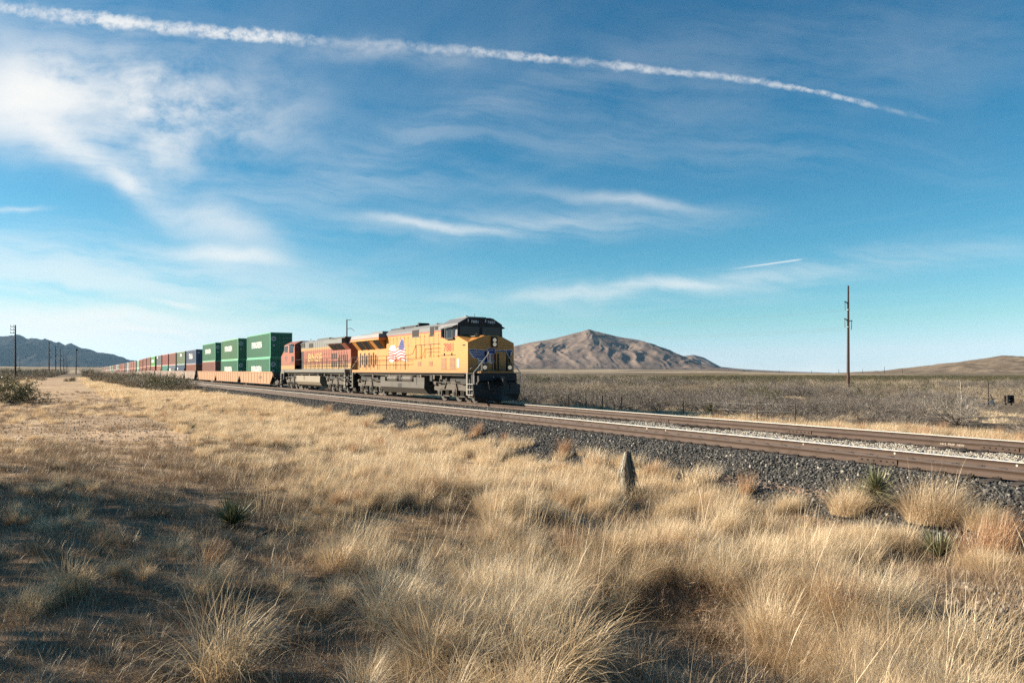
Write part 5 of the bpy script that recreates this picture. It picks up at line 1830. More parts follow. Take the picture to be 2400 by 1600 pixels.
# ------------------------------------------------------------------ plants
def plant_material(name, ramp, trans=0.35, rough=0.7, spread=0.5):
    """colour from the blade's own tint and the clump's own number"""
    m = bpy.data.materials.new(name); m.use_nodes = True
    nt = m.node_tree; nt.nodes.clear(); w = NT(nt)
    out = w.new('ShaderNodeOutputMaterial')
    at = w.new('ShaderNodeAttribute', attribute_name='tint')
    oi = w.new('ShaderNodeObjectInfo')
    f = w.m('ADD', w.m('MULTIPLY', at.outputs['Fac'], 1 - spread), w.m('MULTIPLY', oi.outputs['Random'], spread))
    cr = w.new('ShaderNodeValToRGB')
    e = cr.color_ramp.elements
    e[0].position = ramp[0][0]; e[0].color = (*ramp[0][1], 1); e[1].position = ramp[-1][0]; e[1].color = (*ramp[-1][1], 1)
    for p, c in ramp[1:-1]:
        k = e.new(p); k.color = (*c, 1)
    w.put(cr.inputs[0], f)
    d = w.new('ShaderNodeBsdfDiffuse'); w.put(d.inputs['Color'], cr.outputs[0])
    t = w.new('ShaderNodeBsdfTranslucent'); w.put(t.inputs['Color'], cr.outputs[0])
    g = w.new('ShaderNodeBsdfGlossy'); g.inputs['Roughness'].default_value = 0.45; g.inputs['Color'].default_value = (.9, .9, .85, 1)
    mx = w.new('ShaderNodeMixShader'); mx.inputs[0].default_value = trans
    nt.links.new(d.outputs[0], mx.inputs[1]); nt.links.new(t.outputs[0], mx.inputs[2])
    mg = w.new('ShaderNodeMixShader'); mg.inputs[0].default_value = 0.05
    nt.links.new(mx.outputs[0], mg.inputs[1]); nt.links.new(g.outputs[0], mg.inputs[2])
    nt.links.new(mg.outputs[0], out.inputs[0])
    return m


MG_STRAW = plant_material('dry_straw', [(0, (.43, .29, .16)), (.35, (.64, .475, .285)), (.7, (.75, .595, .39)), (1, (.85, .735, .555))], .36)
MG_FINE = plant_material('fine_grass', [(0, (.42, .295, .175)), (.4, (.61, .465, .295)), (.75, (.72, .575, .38)), (1, (.82, .695, .51))], .38)
MG_RED = plant_material('red_grass', [(0, (.30, .15, .075)), (.5, (.46, .27, .145)), (1, (.62, .43, .26))], .35)
MG_LITTER = plant_material('grass_litter', [(0, (.16, .10, .06)), (.5, (.32, .22, .135)), (1, (.64, .51, .35))], .2)
MG_TWIG = plant_material('grey_twig', [(0, (.065, .053, .046)), (.5, (.130, .110, .096)), (1, (.25, .218, .19))], .0, spread=.6)
MG_TWIGR = plant_material('brown_twig', [(0, (.15, .085, .05)), (.5, (.27, .165, .10)), (1, (.42, .30, .19))], .0)
MG_PALE = plant_material('pale_grey_twig', [(0, (.13, .11, .095)), (.5, (.24, .21, .185)), (1, (.38, .34, .30))], .0, spread=.1)
MG_BROWN = plant_material('brown_grey_twig', [(0, (.12, .092, .064)), (.5, (.25, .198, .14)), (1, (.42, .35, .255))], .0, spread=.6)
MG_LEAF = plant_material('dull_leaf', [(0, (.042, .044, .014)), (.5, (.078, .074, .026)), (1, (.13, .115, .045))], .25)
MG_YUC = plant_material('yucca_leaf', [(0, (.05, .062, .026)), (.5, (.105, .115, .055)), (1, (.27, .26, .14))], .12, spread=.1)
MG_DEAD = plant_material('dead_yucca_leaf', [(0, (.04, .032, .025)), (.5, (.105, .083, .062)), (1, (.28, .23, .165))], .1, spread=.1)


def blades(n, h, r, lean, curve, width, seg=4, hvar=.35, outward=.8, bias=0.0, g=None, tintr=(0, 1), taper=1.0, kink=0.0):
    """n curved ribbons rising from a disc of radius r; returns verts, quads, tint"""
    g = g or rng
    a0 = g.uniform(0, 2 * np.pi, n); rr = r * np.sqrt(g.random(n))
    bx, by = rr * np.cos(a0), rr * np.sin(a0)
    az = np.where(g.random(n) < outward, a0 + g.normal(0, .5, n), g.uniform(0, 2 * np.pi, n))
    if bias: az = np.where(g.random(n) < bias, g.normal(0, .55, n), az)
    th = np.abs(g.normal(lean, lean * .5 + .03, n)) * (0.35 + 0.65 * rr / max(r, 1e-4) + .25)
    cv = np.abs(g.normal(curve, curve * .5 + .02, n))
    L = h * (1 - hvar * g.random(n) ** .8) * (1 + .25 * (g.random(n) < .06))
    w = width * g.uniform(.7, 1.3, n)
    tw = g.normal(0, .6, n)
    ts = np.linspace(0, 1, seg + 1)
    P = np.zeros((n, seg + 1, 3)); P[:, 0, 0] = bx; P[:, 0, 1] = by
    kz = g.normal(0, kink, (n, seg)) if kink else np.zeros((n, seg))
    for i in range(seg):
        ang = th + cv * ts[i] ** 1.3 * 1.6 + kz[:, i]
        st = L / seg
        P[:, i + 1, 0] = P[:, i, 0] + np.sin(ang) * np.cos(az + kz[:, i]) * st
        P[:, i + 1, 1] = P[:, i, 1] + np.sin(ang) * np.sin(az + kz[:, i]) * st
        P[:, i + 1, 2] = np.maximum(P[:, i, 2] + np.cos(ang) * st, .005)
    sx, sy = -np.sin(az + tw), np.cos(az + tw)
    wp = (1 - ts ** 2 * .85 * taper) * .5
    V = np.zeros((n, seg + 1, 2, 3))
    for k, e in ((0, -1), (1, 1)):
        V[:, :, k, 0] = P[:, :, 0] + e * sx[:, None] * w[:, None] * wp
        V[:, :, k, 1] = P[:, :, 1] + e * sy[:, None] * w[:, None] * wp
        V[:, :, k, 2] = P[:, :, 2]
    V = V.reshape(-1, 3)
    b = (np.arange(n) * (seg + 1) * 2)[:, None] + (np.arange(seg) * 2)[None, :]
    Q = np.stack([b, b + 1, b + 3, b + 2], -1).reshape(-1, 4)
    t = np.repeat(g.uniform(tintr[0], tintr[1], n), (seg + 1) * 2)
    return V, Q, t


def join(*parts):
    V = []; Q = []; T = []; o = 0
    for v, q, t in parts:
        V.append(v); Q.append(q + o); T.append(t); o += len(v)
    return np.vstack(V), np.vstack(Q), np.concatenate(T)


def plant_mesh(name, parts, mat):
    V, Q, T = join(*parts)
    return np_mesh(name, V, Q, [mat], smooth=True, attrs={'tint': ('FLOAT', T)})


near_fine = [plant_mesh('fine_tuft', [blades(620, .60, .15, .30, .55, .0030, 5, .5, .85, .25), blades(60, .16, .2, 1.0, .3, .003, 2)], MG_FINE) for _ in range(5)]
near_coarse = [plant_mesh('coarse_tuft', [blades(130, .82, .10, .30, .85, .0046, 7, .45, .9, .35, kink=.10), blades(60, .40, .13, .7, .8, .0042, 4, .5)], MG_STRAW) for _ in range(5)]
near_red = [plant_mesh('red_tuft', [blades(240, .62, .12, .22, .22, .0035, 4, .45, .8, .3, kink=.08), blades(50, .25, .15, .7, .5, .004, 3)], MG_RED) for _ in range(3)]
near_stalk = [plant_mesh('stalk_tuft', [blades(9, 1.05, .14, .28, .25, .0042, 6, .4, .5, .7, kink=.10), blades(26, .09, .9, .5, .2, .004, 2) if False else blades(6, .7, .14, .6, .6, .004, 6, .4, .5, .5, kink=.22)], MG_STRAW) for _ in range(4)]
litter = [plant_mesh('litter_patch', [blades(130, .20, .32, 1.25, .25, .0038, 3, .7, .2), blades(36, .16, .32, .5, .5, .003, 3, .6, .3)], MG_LITTER) for _ in range(5)]
short_tuft = [plant_mesh('short_tuft', [blades(150, .26, .10, .55, .6, .0032, 4, .6)], MG_LITTER) for _ in range(4)]
mid_fine = [plant_mesh('mid_grass', [blades(420, .50, .34, .28, .5, .0058, 4, .6, .5, .3)], MG_FINE) for _ in range(5)]
mid_straw = [plant_mesh('mid_straw', [blades(300, .46, .30, .35, .55, .0065, 4, .6, .5, .3)], MG_STRAW) for _ in range(3)]
far_grass = [plant_mesh('far_grass', [blades(460, .42, .9, .35, .5, .014, 3, .7, .3, .3)], MG_STRAW) for _ in range(4)]

WIND = math.atan2(RGT.y, RGT.x)
XY = lambda s, d: (-s, d + bend(s))
NEARTRK = lambda d: d < 12.4


def to_px(x, y, z):
    Z = FWD.x * x + FWD.y * y; X = RGT.x * x + RGT.y * y
    Z = np.maximum(Z, .1)
    return 1200 + FPX * X / Z, YH - FPX * (z - CAMH) / Z, Z


def surf(x, y):
    """top of ground or track bed"""
    z = zg(x, y); d = y - float(bend(-x))
    return max(z, float(bed_z(-x, d))) if 11.5 < d < 24.3 else z


def spot(x_, yb, h0=2.5):
    """the ground point a pixel of the photograph looks at (first surface along its ray)"""
    Z = np.geomspace(2.5, 400, 1400)
    P = FWD.x * Z + RGT.x * (x_ - 1200) / FPX * Z, FWD.y * Z + RGT.y * (x_ - 1200) / FPX * Z
    h = ground_z(*P); d = P[1] - bend(-P[0])
    h = np.where((d > 11.5) & (d < 24.3), np.maximum(h, bed_z(-P[0], d)), h)
    hit = np.nonzero(CAMH - (yb - YH) / FPX * Z <= h)[0]
    return px_depth(x_, Z[hit[0]] if len(hit) else 400.0)


# open spots: (pixel, radius, how far it reaches towards the viewer)
CLEAR = [(*spot(x_, y_), r) for x_, y_, r in (
    (2052, 1186, .75), (2052, 1215, .6), (2045, 1250, .8), (1960, 1245, .6), (2110, 1240, .7), (2200, 1318, .55), (2200, 1345, .5), (545, 1240, .6), (545, 1270, .5), (620, 1262, .5),
    (1470, 1157, .42), (1475, 1180, .35), (1460, 1200, .35), (2290, 1400, 1.05), (2200, 1410, .7), (2330, 1450, .6), (2130, 1400, .6), (2390, 1400, .6),
    (1690, 1570, .6), (1650, 1500, .55), (1720, 1450, .5), (1640, 1430, .4), (1720, 1590, .5), (2330, 1490, .55), (2230, 1470, .5), (1620, 1600, .5), (1400, 1560, .5), (1480, 1580, .45), (1450, 1520, .4), (1000, 1220, .6), (1080, 1240, .6), (900, 1240, .5), (960, 1260, .5))]


class Sc:
    def __init__(self): self.p = []; self.r = []; self.s = []; self.i = []; self.clear = False
    def put(self, x, y, idx, s, wind=0.8, sink=0.02):
        if self.clear and len(x):
            k = np.ones(len(x), bool)
            for cx, cy, r in CLEAR: k &= (x - cx) ** 2 + (y - cy) ** 2 > r * r
            x, y, idx, s = x[k], y[k], idx[k], np.asarray(s)[k]
        n = len(x)
        if n == 0: return
        z = ground_z(x, y)
        d = y - bend(-x)
        zb = bed_z(-x, d)
        z = np.where((d > 12.2) & (d < 24.3), np.maximum(z, zb), z) - sink
        self.p.append(np.stack([x, y, z], 1))
        self.r.append(np.stack([rng.normal(0, .06, n), rng.normal(0, .06, n), WIND + rng.normal(0, wind, n)], 1))
        self.s.append(s); self.i.append(idx)
    def done(self, name, meshes, label, cat):
        return scatter(name, np.vstack(self.p), np.vstack(self.r), np.concatenate(self.s), np.concatenate(self.i), meshes, label, cat)


def field(n, px0, px1, Z0, Z1):
    """random ground points seen between two columns and two depths (even over the ground)"""
    Z = np.sqrt(rng.uniform(Z0 ** 2, Z1 ** 2, n)); px = rng.uniform(px0, px1, n)
    X = (px - 1200) / FPX * Z
    return FWD.x * Z + RGT.x * X, FWD.y * Z + RGT.y * X, px, Z


def grass():
    G = Sc()
    order = near_fine + near_coarse + near_red + near_stalk + litter + short_tuft + mid_fine + mid_straw + far_grass
    base = {}; k = 0
    for nm, l in (('fine', near_fine), ('coarse', near_coarse), ('red', near_red), ('stalk', near_stalk), ('litter', litter), ('short', short_tuft), ('mid', mid_fine), ('mstraw', mid_straw), ('far', far_grass)):
        base[nm] = (k, len(l)); k += len(l)
    def pick(nm, n):
        b, c = base[nm]; return b + rng.integers(0, c, n)
    # --- foreground, to about 15 m
    x, y, px, Z = field(5200, -150, 2560, 3.6, 15.5)
    s, d = -x, y
    py = YH + FPX * (CAMH - ground_z(x, y)) / Z
    clump = fbm(x / 1.1 + 3, y / 1.1, 3); cl2 = fbm(x / 3.2 + 11, y / 3.2 + 4, 3)
    # how grassy: bare litter at the left, thick at centre and right; gully, pale bank and track shoulder stay open
    ed = .9 + .27 * (Z - 5)
    dens = sst(d, ed, ed + 1.7) * (0.30 + 1.2 * sst(cl2, .36, .56))
    dens = np.clip(dens + .03 * sst(d, ed - 2, ed), 0, 1)
    gx = d - (4.6 + 0.35 * (6 - s))
    dens *= 1 - .85 * np.exp(-(gx / .55) ** 2) * sst(s, 8, 5)
    dens *= 1 - .92 * np.clip(np.exp(-((d - 9.3) / .9) ** 2 - ((s - 3.6) / 1.5) ** 2) * 1.3, 0, 1)
    dens *= 1 - .9 * sst(d, 10.8, 12.0)
    dens *= 1 - (.30 + .28 * sst(-Z, -10, -8)) * sst(px, 1400, 1800)
    ok = (clump + rng.normal(0, .05, len(x))) > (.735 - .36 * dens)
    ok &= (d < 12.3)
    u = rng.random(len(x))
    rt = sst(px, 1300, 1800)
    fine = ok & (u < .46 + .3 * rt)
    coarse = ok & ~fine & (u < .93)
    red = ok & (u >= .955)
    sc = rng.uniform(.6, 1.2, len(x)) * (0.46 + .42 * sst(d, ed, ed + 3) + .22 * sst(d, ed + .5, ed + 2.5) * sst(-Z, -9.5, -7))
    G.clear = True
    for msk, nm in ((fine, 'fine'), (coarse, 'coarse'), (red, 'red')):
        G.put(x[msk], y[msk], pick(nm, msk.sum()), sc[msk] * (0.9 if nm == 'fine' else 1.0), .95)
    x, y, px, Z = field(520, 300, 2500, 3.8, 15)
    m_ = (y > 2.2) & (y < 12.0) & (rng.random(len(x)) < .75)
    G.put(x[m_], y[m_], pick('stalk', m_.sum()), rng.uniform(.6, 1.05, m_.sum()), .35)
    G.clear = False
    # litter and short tufts everywhere in front
    x, y, px, Z = field(5200, -200, 2600, 3.3, 18)
    m_ = (y < 12.2) & (rng.random(len(x)) < .45 + .6 * sst(fbm(x / 1.6, y / 1.6, 3), .38, .55))
    G.put(x[m_], y[m_], pick('litter', m_.sum()), rng.uniform(.7, 1.3, m_.sum()), 3.0)
    x, y, px, Z = field(2600, -200, 2600, 3.3, 20)
    m_ = (y < 12.0) & (rng.random(len(x)) < .2 + .8 * sst(fbm(x / 1.2 + 7, y / 1.2, 3), .42, .6))
    G.put(x[m_], y[m_], pick('short', m_.sum()), rng.uniform(.6, 1.4, m_.sum()), 3.0)
    # --- the sunlit belt between path and track
    n = 15000
    x, y, px, Z = field(n, -100, 2450, 15, 62)
    s, d = -x, y - bend(-x)
    edge = 2.6 + 2.2 * (fbm(x / 5, y / 5, 3) - .5) + .055 * np.clip(s - 20, 0, 60)
    cl2 = fbm(x / 3.0 + 21, y / 3.0 + 14, 3)
    ok = (d > edge) & (d < 13.35 + .5 * (vnoise(x / 2, y / 2) - .5) - .8 * sst(s, 16, 9)) & (rng.random(n) < .18 + .95 * sst(cl2, .33, .55))
    toe = sst(d, 12.3, 13.4)
    ok &= rng.random(n) > .75 * toe
    u = rng.random(n)
    h = rng.uniform(.55, 1.1, n) * (0.72 + .38 * sst(d, 4, 11))
    for msk, nm in ((ok & (u < .64), 'mid'), (ok & (u >= .64) & (u < .972), 'mstraw'), (ok & (u >= .972), 'red')):
        G.put(x[msk], y[msk], pick(nm, msk.sum()), h[msk], .6)
    # thin grass creeping over the path's edge and wheel ruts
    x, y, px, Z = field(7000, -200, 1400, 14, 70)
    s, d = -x, y - bend(-x)
    ok = (d > -7) & (d < 6) & (rng.random(len(x)) < .06 + .75 * sst(fbm(x / 2.2 + 31, y / 2.2, 3), .47, .63))
    G.put(x[ok], y[ok], pick('short', ok.sum()), rng.uniform(.5, 1.2, ok.sum()), 3)
    x, y, px, Z = field(5200, -200, 1300, 14, 48)
    s, d = -x, y - bend(-x)
    ok = (d > -7) & (d < 7) & (rng.random(len(x)) < .10 + .6 * sst(fbm(x / 2.6 + 61, y / 1.4, 3), .42, .62))
    G.put(x[ok], y[ok], pick('litter', ok.sum()), rng.uniform(.8, 1.5, ok.sum()), 3)
    x, y, px, Z = field(2200, -200, 1300, 16, 60)
    s, d = -x, y - bend(-x)
    ok = (d > -7) & (d < 4.5) & (rng.random(len(x)) < .9 * sst(fbm(x / 3.4 + 71, y / 2.2, 3), .52, .66))
    G.put(x[ok], y[ok], pick('mstraw', ok.sum()), rng.uniform(.35, .75, ok.sum()), 2)
    # --- farther belt
    x, y, px, Z = field(9000, -100, 900, 55, 190)
    s, d = -x, y - bend(-x)
    ok = (d > 3.0 + 2 * (fbm(x / 9, y / 9, 2) - .5)) & (d < 13.6) & (rng.random(len(x)) < .8)
    G.put(x[ok], y[ok], pick('far', ok.sum()), rng.uniform(.6, 1.1, ok.sum()), .8)
    x, y, px, Z = field(2500, -100, 500, 40, 190)
    s, d = -x, y - bend(-x)
    ok = (d < -4.5) & (rng.random(len(x)) < .4)
    G.put(x[ok], y[ok], pick('far', ok.sum()), rng.uniform(.4, .8, ok.sum()), .8)
    # --- strip beyond the far track
    n = 9000
    s = rng.uniform(-6, 95, n); d = rng.uniform(24.2, 33.5, n)
    x, y = XY(s, d)
    ok = rng.random(n) < (sst(d, 24.0, 26.0) * sst(-d, -34, -31)) * (.3 + .9 * sst(fbm(x / 3, y / 3, 3), .36, .56))
    u = rng.random(n)
    for msk, nm in ((ok & (u < .5), 'mid'), (ok & (u >= .5) & (u < .95), 'mstraw'), (ok & (u >= .95), 'red')):
        G.put(x[msk], y[msk], pick(nm, msk.sum()), rng.uniform(.7, 1.35, msk.sum()), .7)
    # tufts in openings of the scrub
    n = 3600
    s = rng.uniform(-10, 170, n); d = rng.uniform(33, 100, n)
    x, y = XY(s, d)
    ok = (fbm(x / 8 + 50, y / 8, 3) > .55) & (np.hypot(x, y) < 95)
    G.put(x[ok], y[ok], pick('far', ok.sum()), rng.uniform(.5, .9, ok.sum()), .8)
    return G.done('dry_grass', order, 'dry straw coloured grass covering the ground on both sides of the tracks', 'grass')


grass()


# ---------------------------------------------------------------- woody plants
def twigs(seed, h, spread, nstem, depth, thick, ribbon=True, droop=0.0, fine=1.0, up=.5):
    """bare shrub: stems fork again and again; thin branches are crossed ribbons"""
    r = random.Random(seed)
    V = []; Q = []; T = []
    def seg(a, b, w0, w1, t):
        d = b - a
        L = d.length
        if L < 1e-5: return
        d = d / L
        s1 = d.cross(Vector((r.uniform(-1, 1), r.uniform(-1, 1), r.uniform(-1, 1))))
        if s1.length < 1e-3: return
        s1.normalize(); s2 = d.cross(s1)
        dirs = (s1,) if w0 < thick * .22 else (s1, s2)
        for s_ in dirs:
            k = len(V)
            V.extend([tuple(a - s_ * w0), tuple(a + s_ * w0), tuple(b + s_ * w1), tuple(b - s_ * w1)])
            Q.append((k, k + 1, k + 2, k + 3)); T.extend([t] * 4)
    def grow(p, dr, L, w, lev):
        n = 3 if lev < 2 else 2
        for i in range(n):
            q = p + dr * (L / n)
            w1 = w * (.86 if i < n - 1 else .72)
            seg(p, q, w, w1, min(1, max(0, r.gauss(.35 + .12 * lev, .15))))
            p = q; w = w1
            dr = (dr + Vector((r.gauss(0, .22), r.gauss(0, .22), r.gauss(.02 - droop * lev * .08, .16)))).normalized()
            if lev < depth and (i > 0 or lev > 0):
                for _ in range(r.choice((1, 1, 2)) if fine >= 1 else 1):
                    dd = (dr + Vector((r.gauss(0, .62), r.gauss(0, .62), r.gauss(.05, .42)))).normalized()
                    grow(p, dd, L * r.uniform(.5, .78), w * .62, lev + 1)
        if lev < depth:
            for _ in range(2):
                dd = (dr + Vector((r.gauss(0, .5), r.gauss(0, .5), r.gauss(.1, .35)))).normalized()
                grow(p, dd, L * r.uniform(.5, .8), w * .7, lev + 1)
    for i in range(nstem):
        a = 2 * math.pi * i / nstem + r.uniform(-.4, .4)
        dr = Vector((math.cos(a) * spread, math.sin(a) * spread, up + r.uniform(0, .5))).normalized()
        grow(Vector((math.cos(a) * .06, math.sin(a) * .06, 0)), dr, h * r.uniform(.38, .55), thick, 0)
    V = np.array(V); m = V[:, 2].max()
    V *= h / max(m, 1e-3)
    V[:, 2] = np.maximum(V[:, 2], -.05)
    return V, np.array(Q), np.array(T)


def leaves_on(tw, n, size, seed, tint=(0, 1)):
    """small leaf faces spread along the outer twigs"""
    g = np.random.default_rng(seed)
    V, Q, T = tw
    c = V[Q].mean(1)
    sel = c[g.choice(len(c), n, p=(lambda w: w / w.sum())((c[:, 2] - c[:, 2].min() + .15) ** .8))]
    sel = sel + g.normal(0, size * 1.4, sel.shape)
    a = g.normal(0, 1, (n, 3)); a /= np.linalg.norm(a, axis=1)[:, None]
    b = np.cross(a, g.normal(0, 1, (n, 3))); b /= np.linalg.norm(b, axis=1)[:, None]
    sz = size * g.uniform(.6, 1.3, n)[:, None]
    P = np.stack([sel - a * sz, sel - b * sz * .5, sel + a * sz, sel + b * sz * .5], 1)
    return P.reshape(-1, 3), np.arange(n * 4).reshape(-1, 4), np.repeat(g.uniform(*tint, n), 4)


bare = [twigs(40 + i, 1.0, [1.0, .8, 1.3, .7, 1.1, .9, 1.2][i], [7, 6, 8, 6, 9, 7, 8][i], 3, .016, fine=1.0) for i in range(7)]
BARE = [plant_mesh('bare_twigs', [b], MG_TWIG) for b in bare]
BROWN = [plant_mesh('brown_twigs', [b], MG_BROWN) for b in bare[:5]]
LEAFY_T = [twigs(80 + i, 1.0, 1.0, 7, 3, .016) for i in range(3)]
LEAFY = []
for i, t in enumerate(LEAFY_T):
    V, Q, T = join(t, leaves_on(t, 2600, .026, i))
    me = np_mesh('leafy_twigs', V, Q, [MG_TWIG, MG_LEAF], attrs={'tint': ('FLOAT', T)})
    me.polygons.foreach_set('material_index', np.concatenate([np.zeros(len(t[1]), np.int32), np.ones(2600, np.int32)]))
    LEAFY.append(me)
MIXED = []
for i, t in enumerate(LEAFY_T):
    V, Q, T = join(t, leaves_on(t, 700, .022, 30 + i))
    me = np_mesh('half_bare_twigs', V, Q, [MG_TWIG, MG_LEAF], attrs={'tint': ('FLOAT', T)})
    me.polygons.foreach_set('material_index', np.concatenate([np.zeros(len(t[1]), np.int32), np.ones(700, np.int32)]))
    MIXED.append(me)


def scrub():
    S = Sc()
    meshes = BARE + LEAFY + MIXED + BROWN
    nb, nl = len(BARE), len(LEAFY)
    br = nb + 2 * nl
    # far scrub beyond the tracks, as one mass
    n = 19000
    x, y, px, Z = field(n, 1050, 2700, 46, 270)
    d = y - bend(-x)
    zmax = 265 - 118 * sst(px, 1450, 1680)
    ok = (d > 42) & (Z < zmax + rng.normal(0, 8, n)) & ~((px > 2290) & (px < 2400) & (Z < 64)) & (rng.random(n) < .30 + .9 * sst(fbm(x / 11, y / 11, 3), .36, .54))
    lf = rng.random(n) < np.where(Z > 150, .20, .05)
    idx = np.where(lf, nb + rng.integers(0, nl + 3, n), np.where(fbm(x / 16 + 2, y / 16, 3) > .52, br + rng.integers(0, 5, n), rng.integers(0, nb, n)))
    S.put(x[ok], y[ok], idx[ok], (.50 + 1.25 * rng.random(n)[ok] ** 1.8) * (.8 + .5 * fbm(x[ok] / 25 + 8, y[ok] / 25, 2)), 3.0, .03)
    # olive creosote flat beyond it, at the right
    n = 4200
    x, y, px, Z = field(n, 1420, 2650, 140, 330)
    ok = (rng.random(n) < .8 * sst(px, 1420, 1650)) & (Z > 265 - 118 * sst(px, 1450, 1680))
    S.put(x[ok], y[ok], nb + rng.integers(0, nl, ok.sum()), rng.uniform(.35, .8, ok.sum()), 3.0, .03)
    # left: low scrub between path and track in the distance, and left of the path
    n = 9000
    x, y, px, Z = field(n, -250, 520, 70, 430)
    d = y - bend(-x)
    ok = (d < 13.2) & ((d > 4.0) | (d < -3.5)) & (rng.random(n) < .05 + .55 * sst(fbm(x / 7 + 4, y / 7, 3), .42, .60))
    ok &= ~((d > 2) & (Z < 84))
    ok &= ~((d < -3.5) & (Z < 90) & (rng.random(n) < .5))
    lf = rng.random(n) < .10
    idx = np.where(lf, nb + rng.integers(0, nl + 3, n), np.where(rng.random(n) < .8, br + rng.integers(0, 5, n), rng.integers(0, nb, n)))
    S.put(x[ok], y[ok], idx[ok], (.45 + 2.3 * rng.random(n)[ok] ** 2.6) * (.75 + .6 * fbm(x[ok] / 18 + 3, y[ok] / 18, 2)), 3.0, .03)
    n = 900
    s_ = rng.uniform(66, 150, n); d = rng.uniform(6.5, 13.2, n)
    x, y = XY(s_, d)
    ok = rng.random(n) < sst(s_ + 22 * (fbm(x / 6, y / 6, 2) - .5), 68, 96) * (.15 + .75 * sst(fbm(x / 5 + 9, y / 5, 3), .4, .6))
    idx = np.where(rng.random(n) < .12, nb + rng.integers(0, nl + 3, n), br + rng.integers(0, 5, n))
    S.put(x[ok], y[ok], idx[ok], (.4 + 1.9 * rng.random(ok.sum()) ** 2.4) * (.7 + .5 * sst(s_[ok], 75, 110)), 3.0, .03)
    return S.done('desert_scrub', meshes, 'grey leafless desert scrub stretching away over the plain', 'scrub')


scrub()


def plant(me, name, x, y, s, label, cat, group=None, rz=None, sz=None, part=None, z=None):
    zz = surf(x, y) if z is None else z
    o = link(name, me, None, (x, y, zz - .02), random.uniform(0, 6.28) if rz is None else rz)
    o.scale = (s, s, s if sz is None else sz)
    return tag(o, label, cat, group)


def near_shrubs():
    # nearest rows of the scrub: shrubs one can tell apart
    G = 'bare grey shrubs just beyond the far track'
    n = 0; tries = 0; spots = []
    while n < 285 and tries < 9000:
        tries += 1
        s = random.uniform(-8, 78); d = 32.0 + 14.5 * random.random() ** 1.3
        x, y = XY(s, d); x, y = float(x), float(y)
        if any((x - a) ** 2 + (y - b) ** 2 < (1.0) ** 2 for a, b in spots): continue
        px, py, Z = to_px(x, y, -1.0)
        if not (1150 < px < 2480): continue
        low = 2270 < px < 2430 and Z < 62
        if 2150 < px < 2350 and Z < 44: continue
        spots.append((x, y)); n += 1
        lf = random.random()
        if lf < .06:
            plant(random.choice(MIXED), 'half_bare_shrub', x, y, (.5 if low else 1.15) * random.uniform(.85, 1.2), 'shrub with a few dull leaves among the bare grey scrub', 'shrub', 'half bare shrubs in the scrub')
        else:
            plant(random.choice(BARE), 'bare_shrub', x, y, (.55 if low else random.choice((.8, 1.0, 1.2, 1.5, 1.9))) * random.uniform(.9, 1.1), 'bare grey twiggy shrub in the scrub just beyond the far track', 'shrub', G)


near_shrubs()
# the big bare shrub at the right with its pale dead stem
x, y = px_depth(2245, 37.5)
sh = empty('bare_tree', (x, y, zg(x, y)), 0, 'largest bare spreading shrub, behind the track at right', 'shrub')
big_tw = plant_mesh('branches', [twigs(311, 2.15, 1.2, 13, 4, .04, fine=.5)], MG_PALE)
link('branches', big_tw, sh)
x2, y2 = px_depth(2253, 38.5)
st = empty('dead_stalk', (x2, y2, zg(x2, y2)), math.atan2(RGT.y, RGT.x), 'pale bleached yucca flower stalk standing before the large bare shrub', 'dead stalk')
hz = CAMH - (889 - YH) * 38.5 / FPX - zg(x2, y2)
MP = paint('bleached_stalk', (.36, .31, .255), .8, .3)
m = MB(); m.path([(0, 0, -.1), (-.03, 0, hz * .3), (.02, 0, hz * .6), (-.05, 0, hz)], .03, MP, 6); m.build('stalk', st)
m = MB()
for k in range(14):
    z_ = hz * (.66 + .024 * k); a = k * 2.4
    m.tube((-.03, 0, z_), (-.03 + .22 * math.cos(a) * (1 - k / 20), .22 * math.sin(a) * (1 - k / 20), z_ + .10), .012, MP, 4)
m.build('side_branches', st)

DENSE = []
for i in range(2):
    t = twigs(90 + i, 1.0, 1.25, 12, 3, .014, up=.35)
    V, Q, T = join(t, leaves_on(t, 6500, .024, 70 + i))
    me = np_mesh('dense_foliage', V, Q, [MG_TWIG, MG_LEAF], attrs={'tint': ('FLOAT', T)})
    me.polygons.foreach_set('material_index', np.concatenate([np.zeros(len(t[1]), np.int32), np.ones(6500, np.int32)]))
    DENSE.append(me)
# green shrubs one can tell apart on the left
for x_, yb, hh, lab in ((8, 948, 2.3, 'dark green leafy shrub at the left edge beside the dirt path'), (-60, 935, 2.2, 'dark green shrub partly outside the left edge of view'), (40, 916, 1.1, 'low olive shrub on the left bank of the path'), (165, 893, .95, 'olive green shrub on the right side of the dirt path'),
                        (340, 880, 1.25, 'dark green rounded shrub beside the far wells of the train'), (362, 889, .75, 'small green shrub near the dark green rounded one'), (232, 887, .9, 'low olive shrub at the edge of the yellow grass')):
    Z_ = FPX * 2.0 / (yb - YH); x, y = px_depth(x_, Z_)
    for _ in range(4):
        Z_ = FPX * (CAMH - zg(x, y)) / (yb - YH); x, y = px_depth(x_, Z_)
    plant(random.choice(DENSE), 'leafy_shrub', x, y, hh * 1.0, lab, 'shrub', 'green shrubs left of the train', sz=hh)


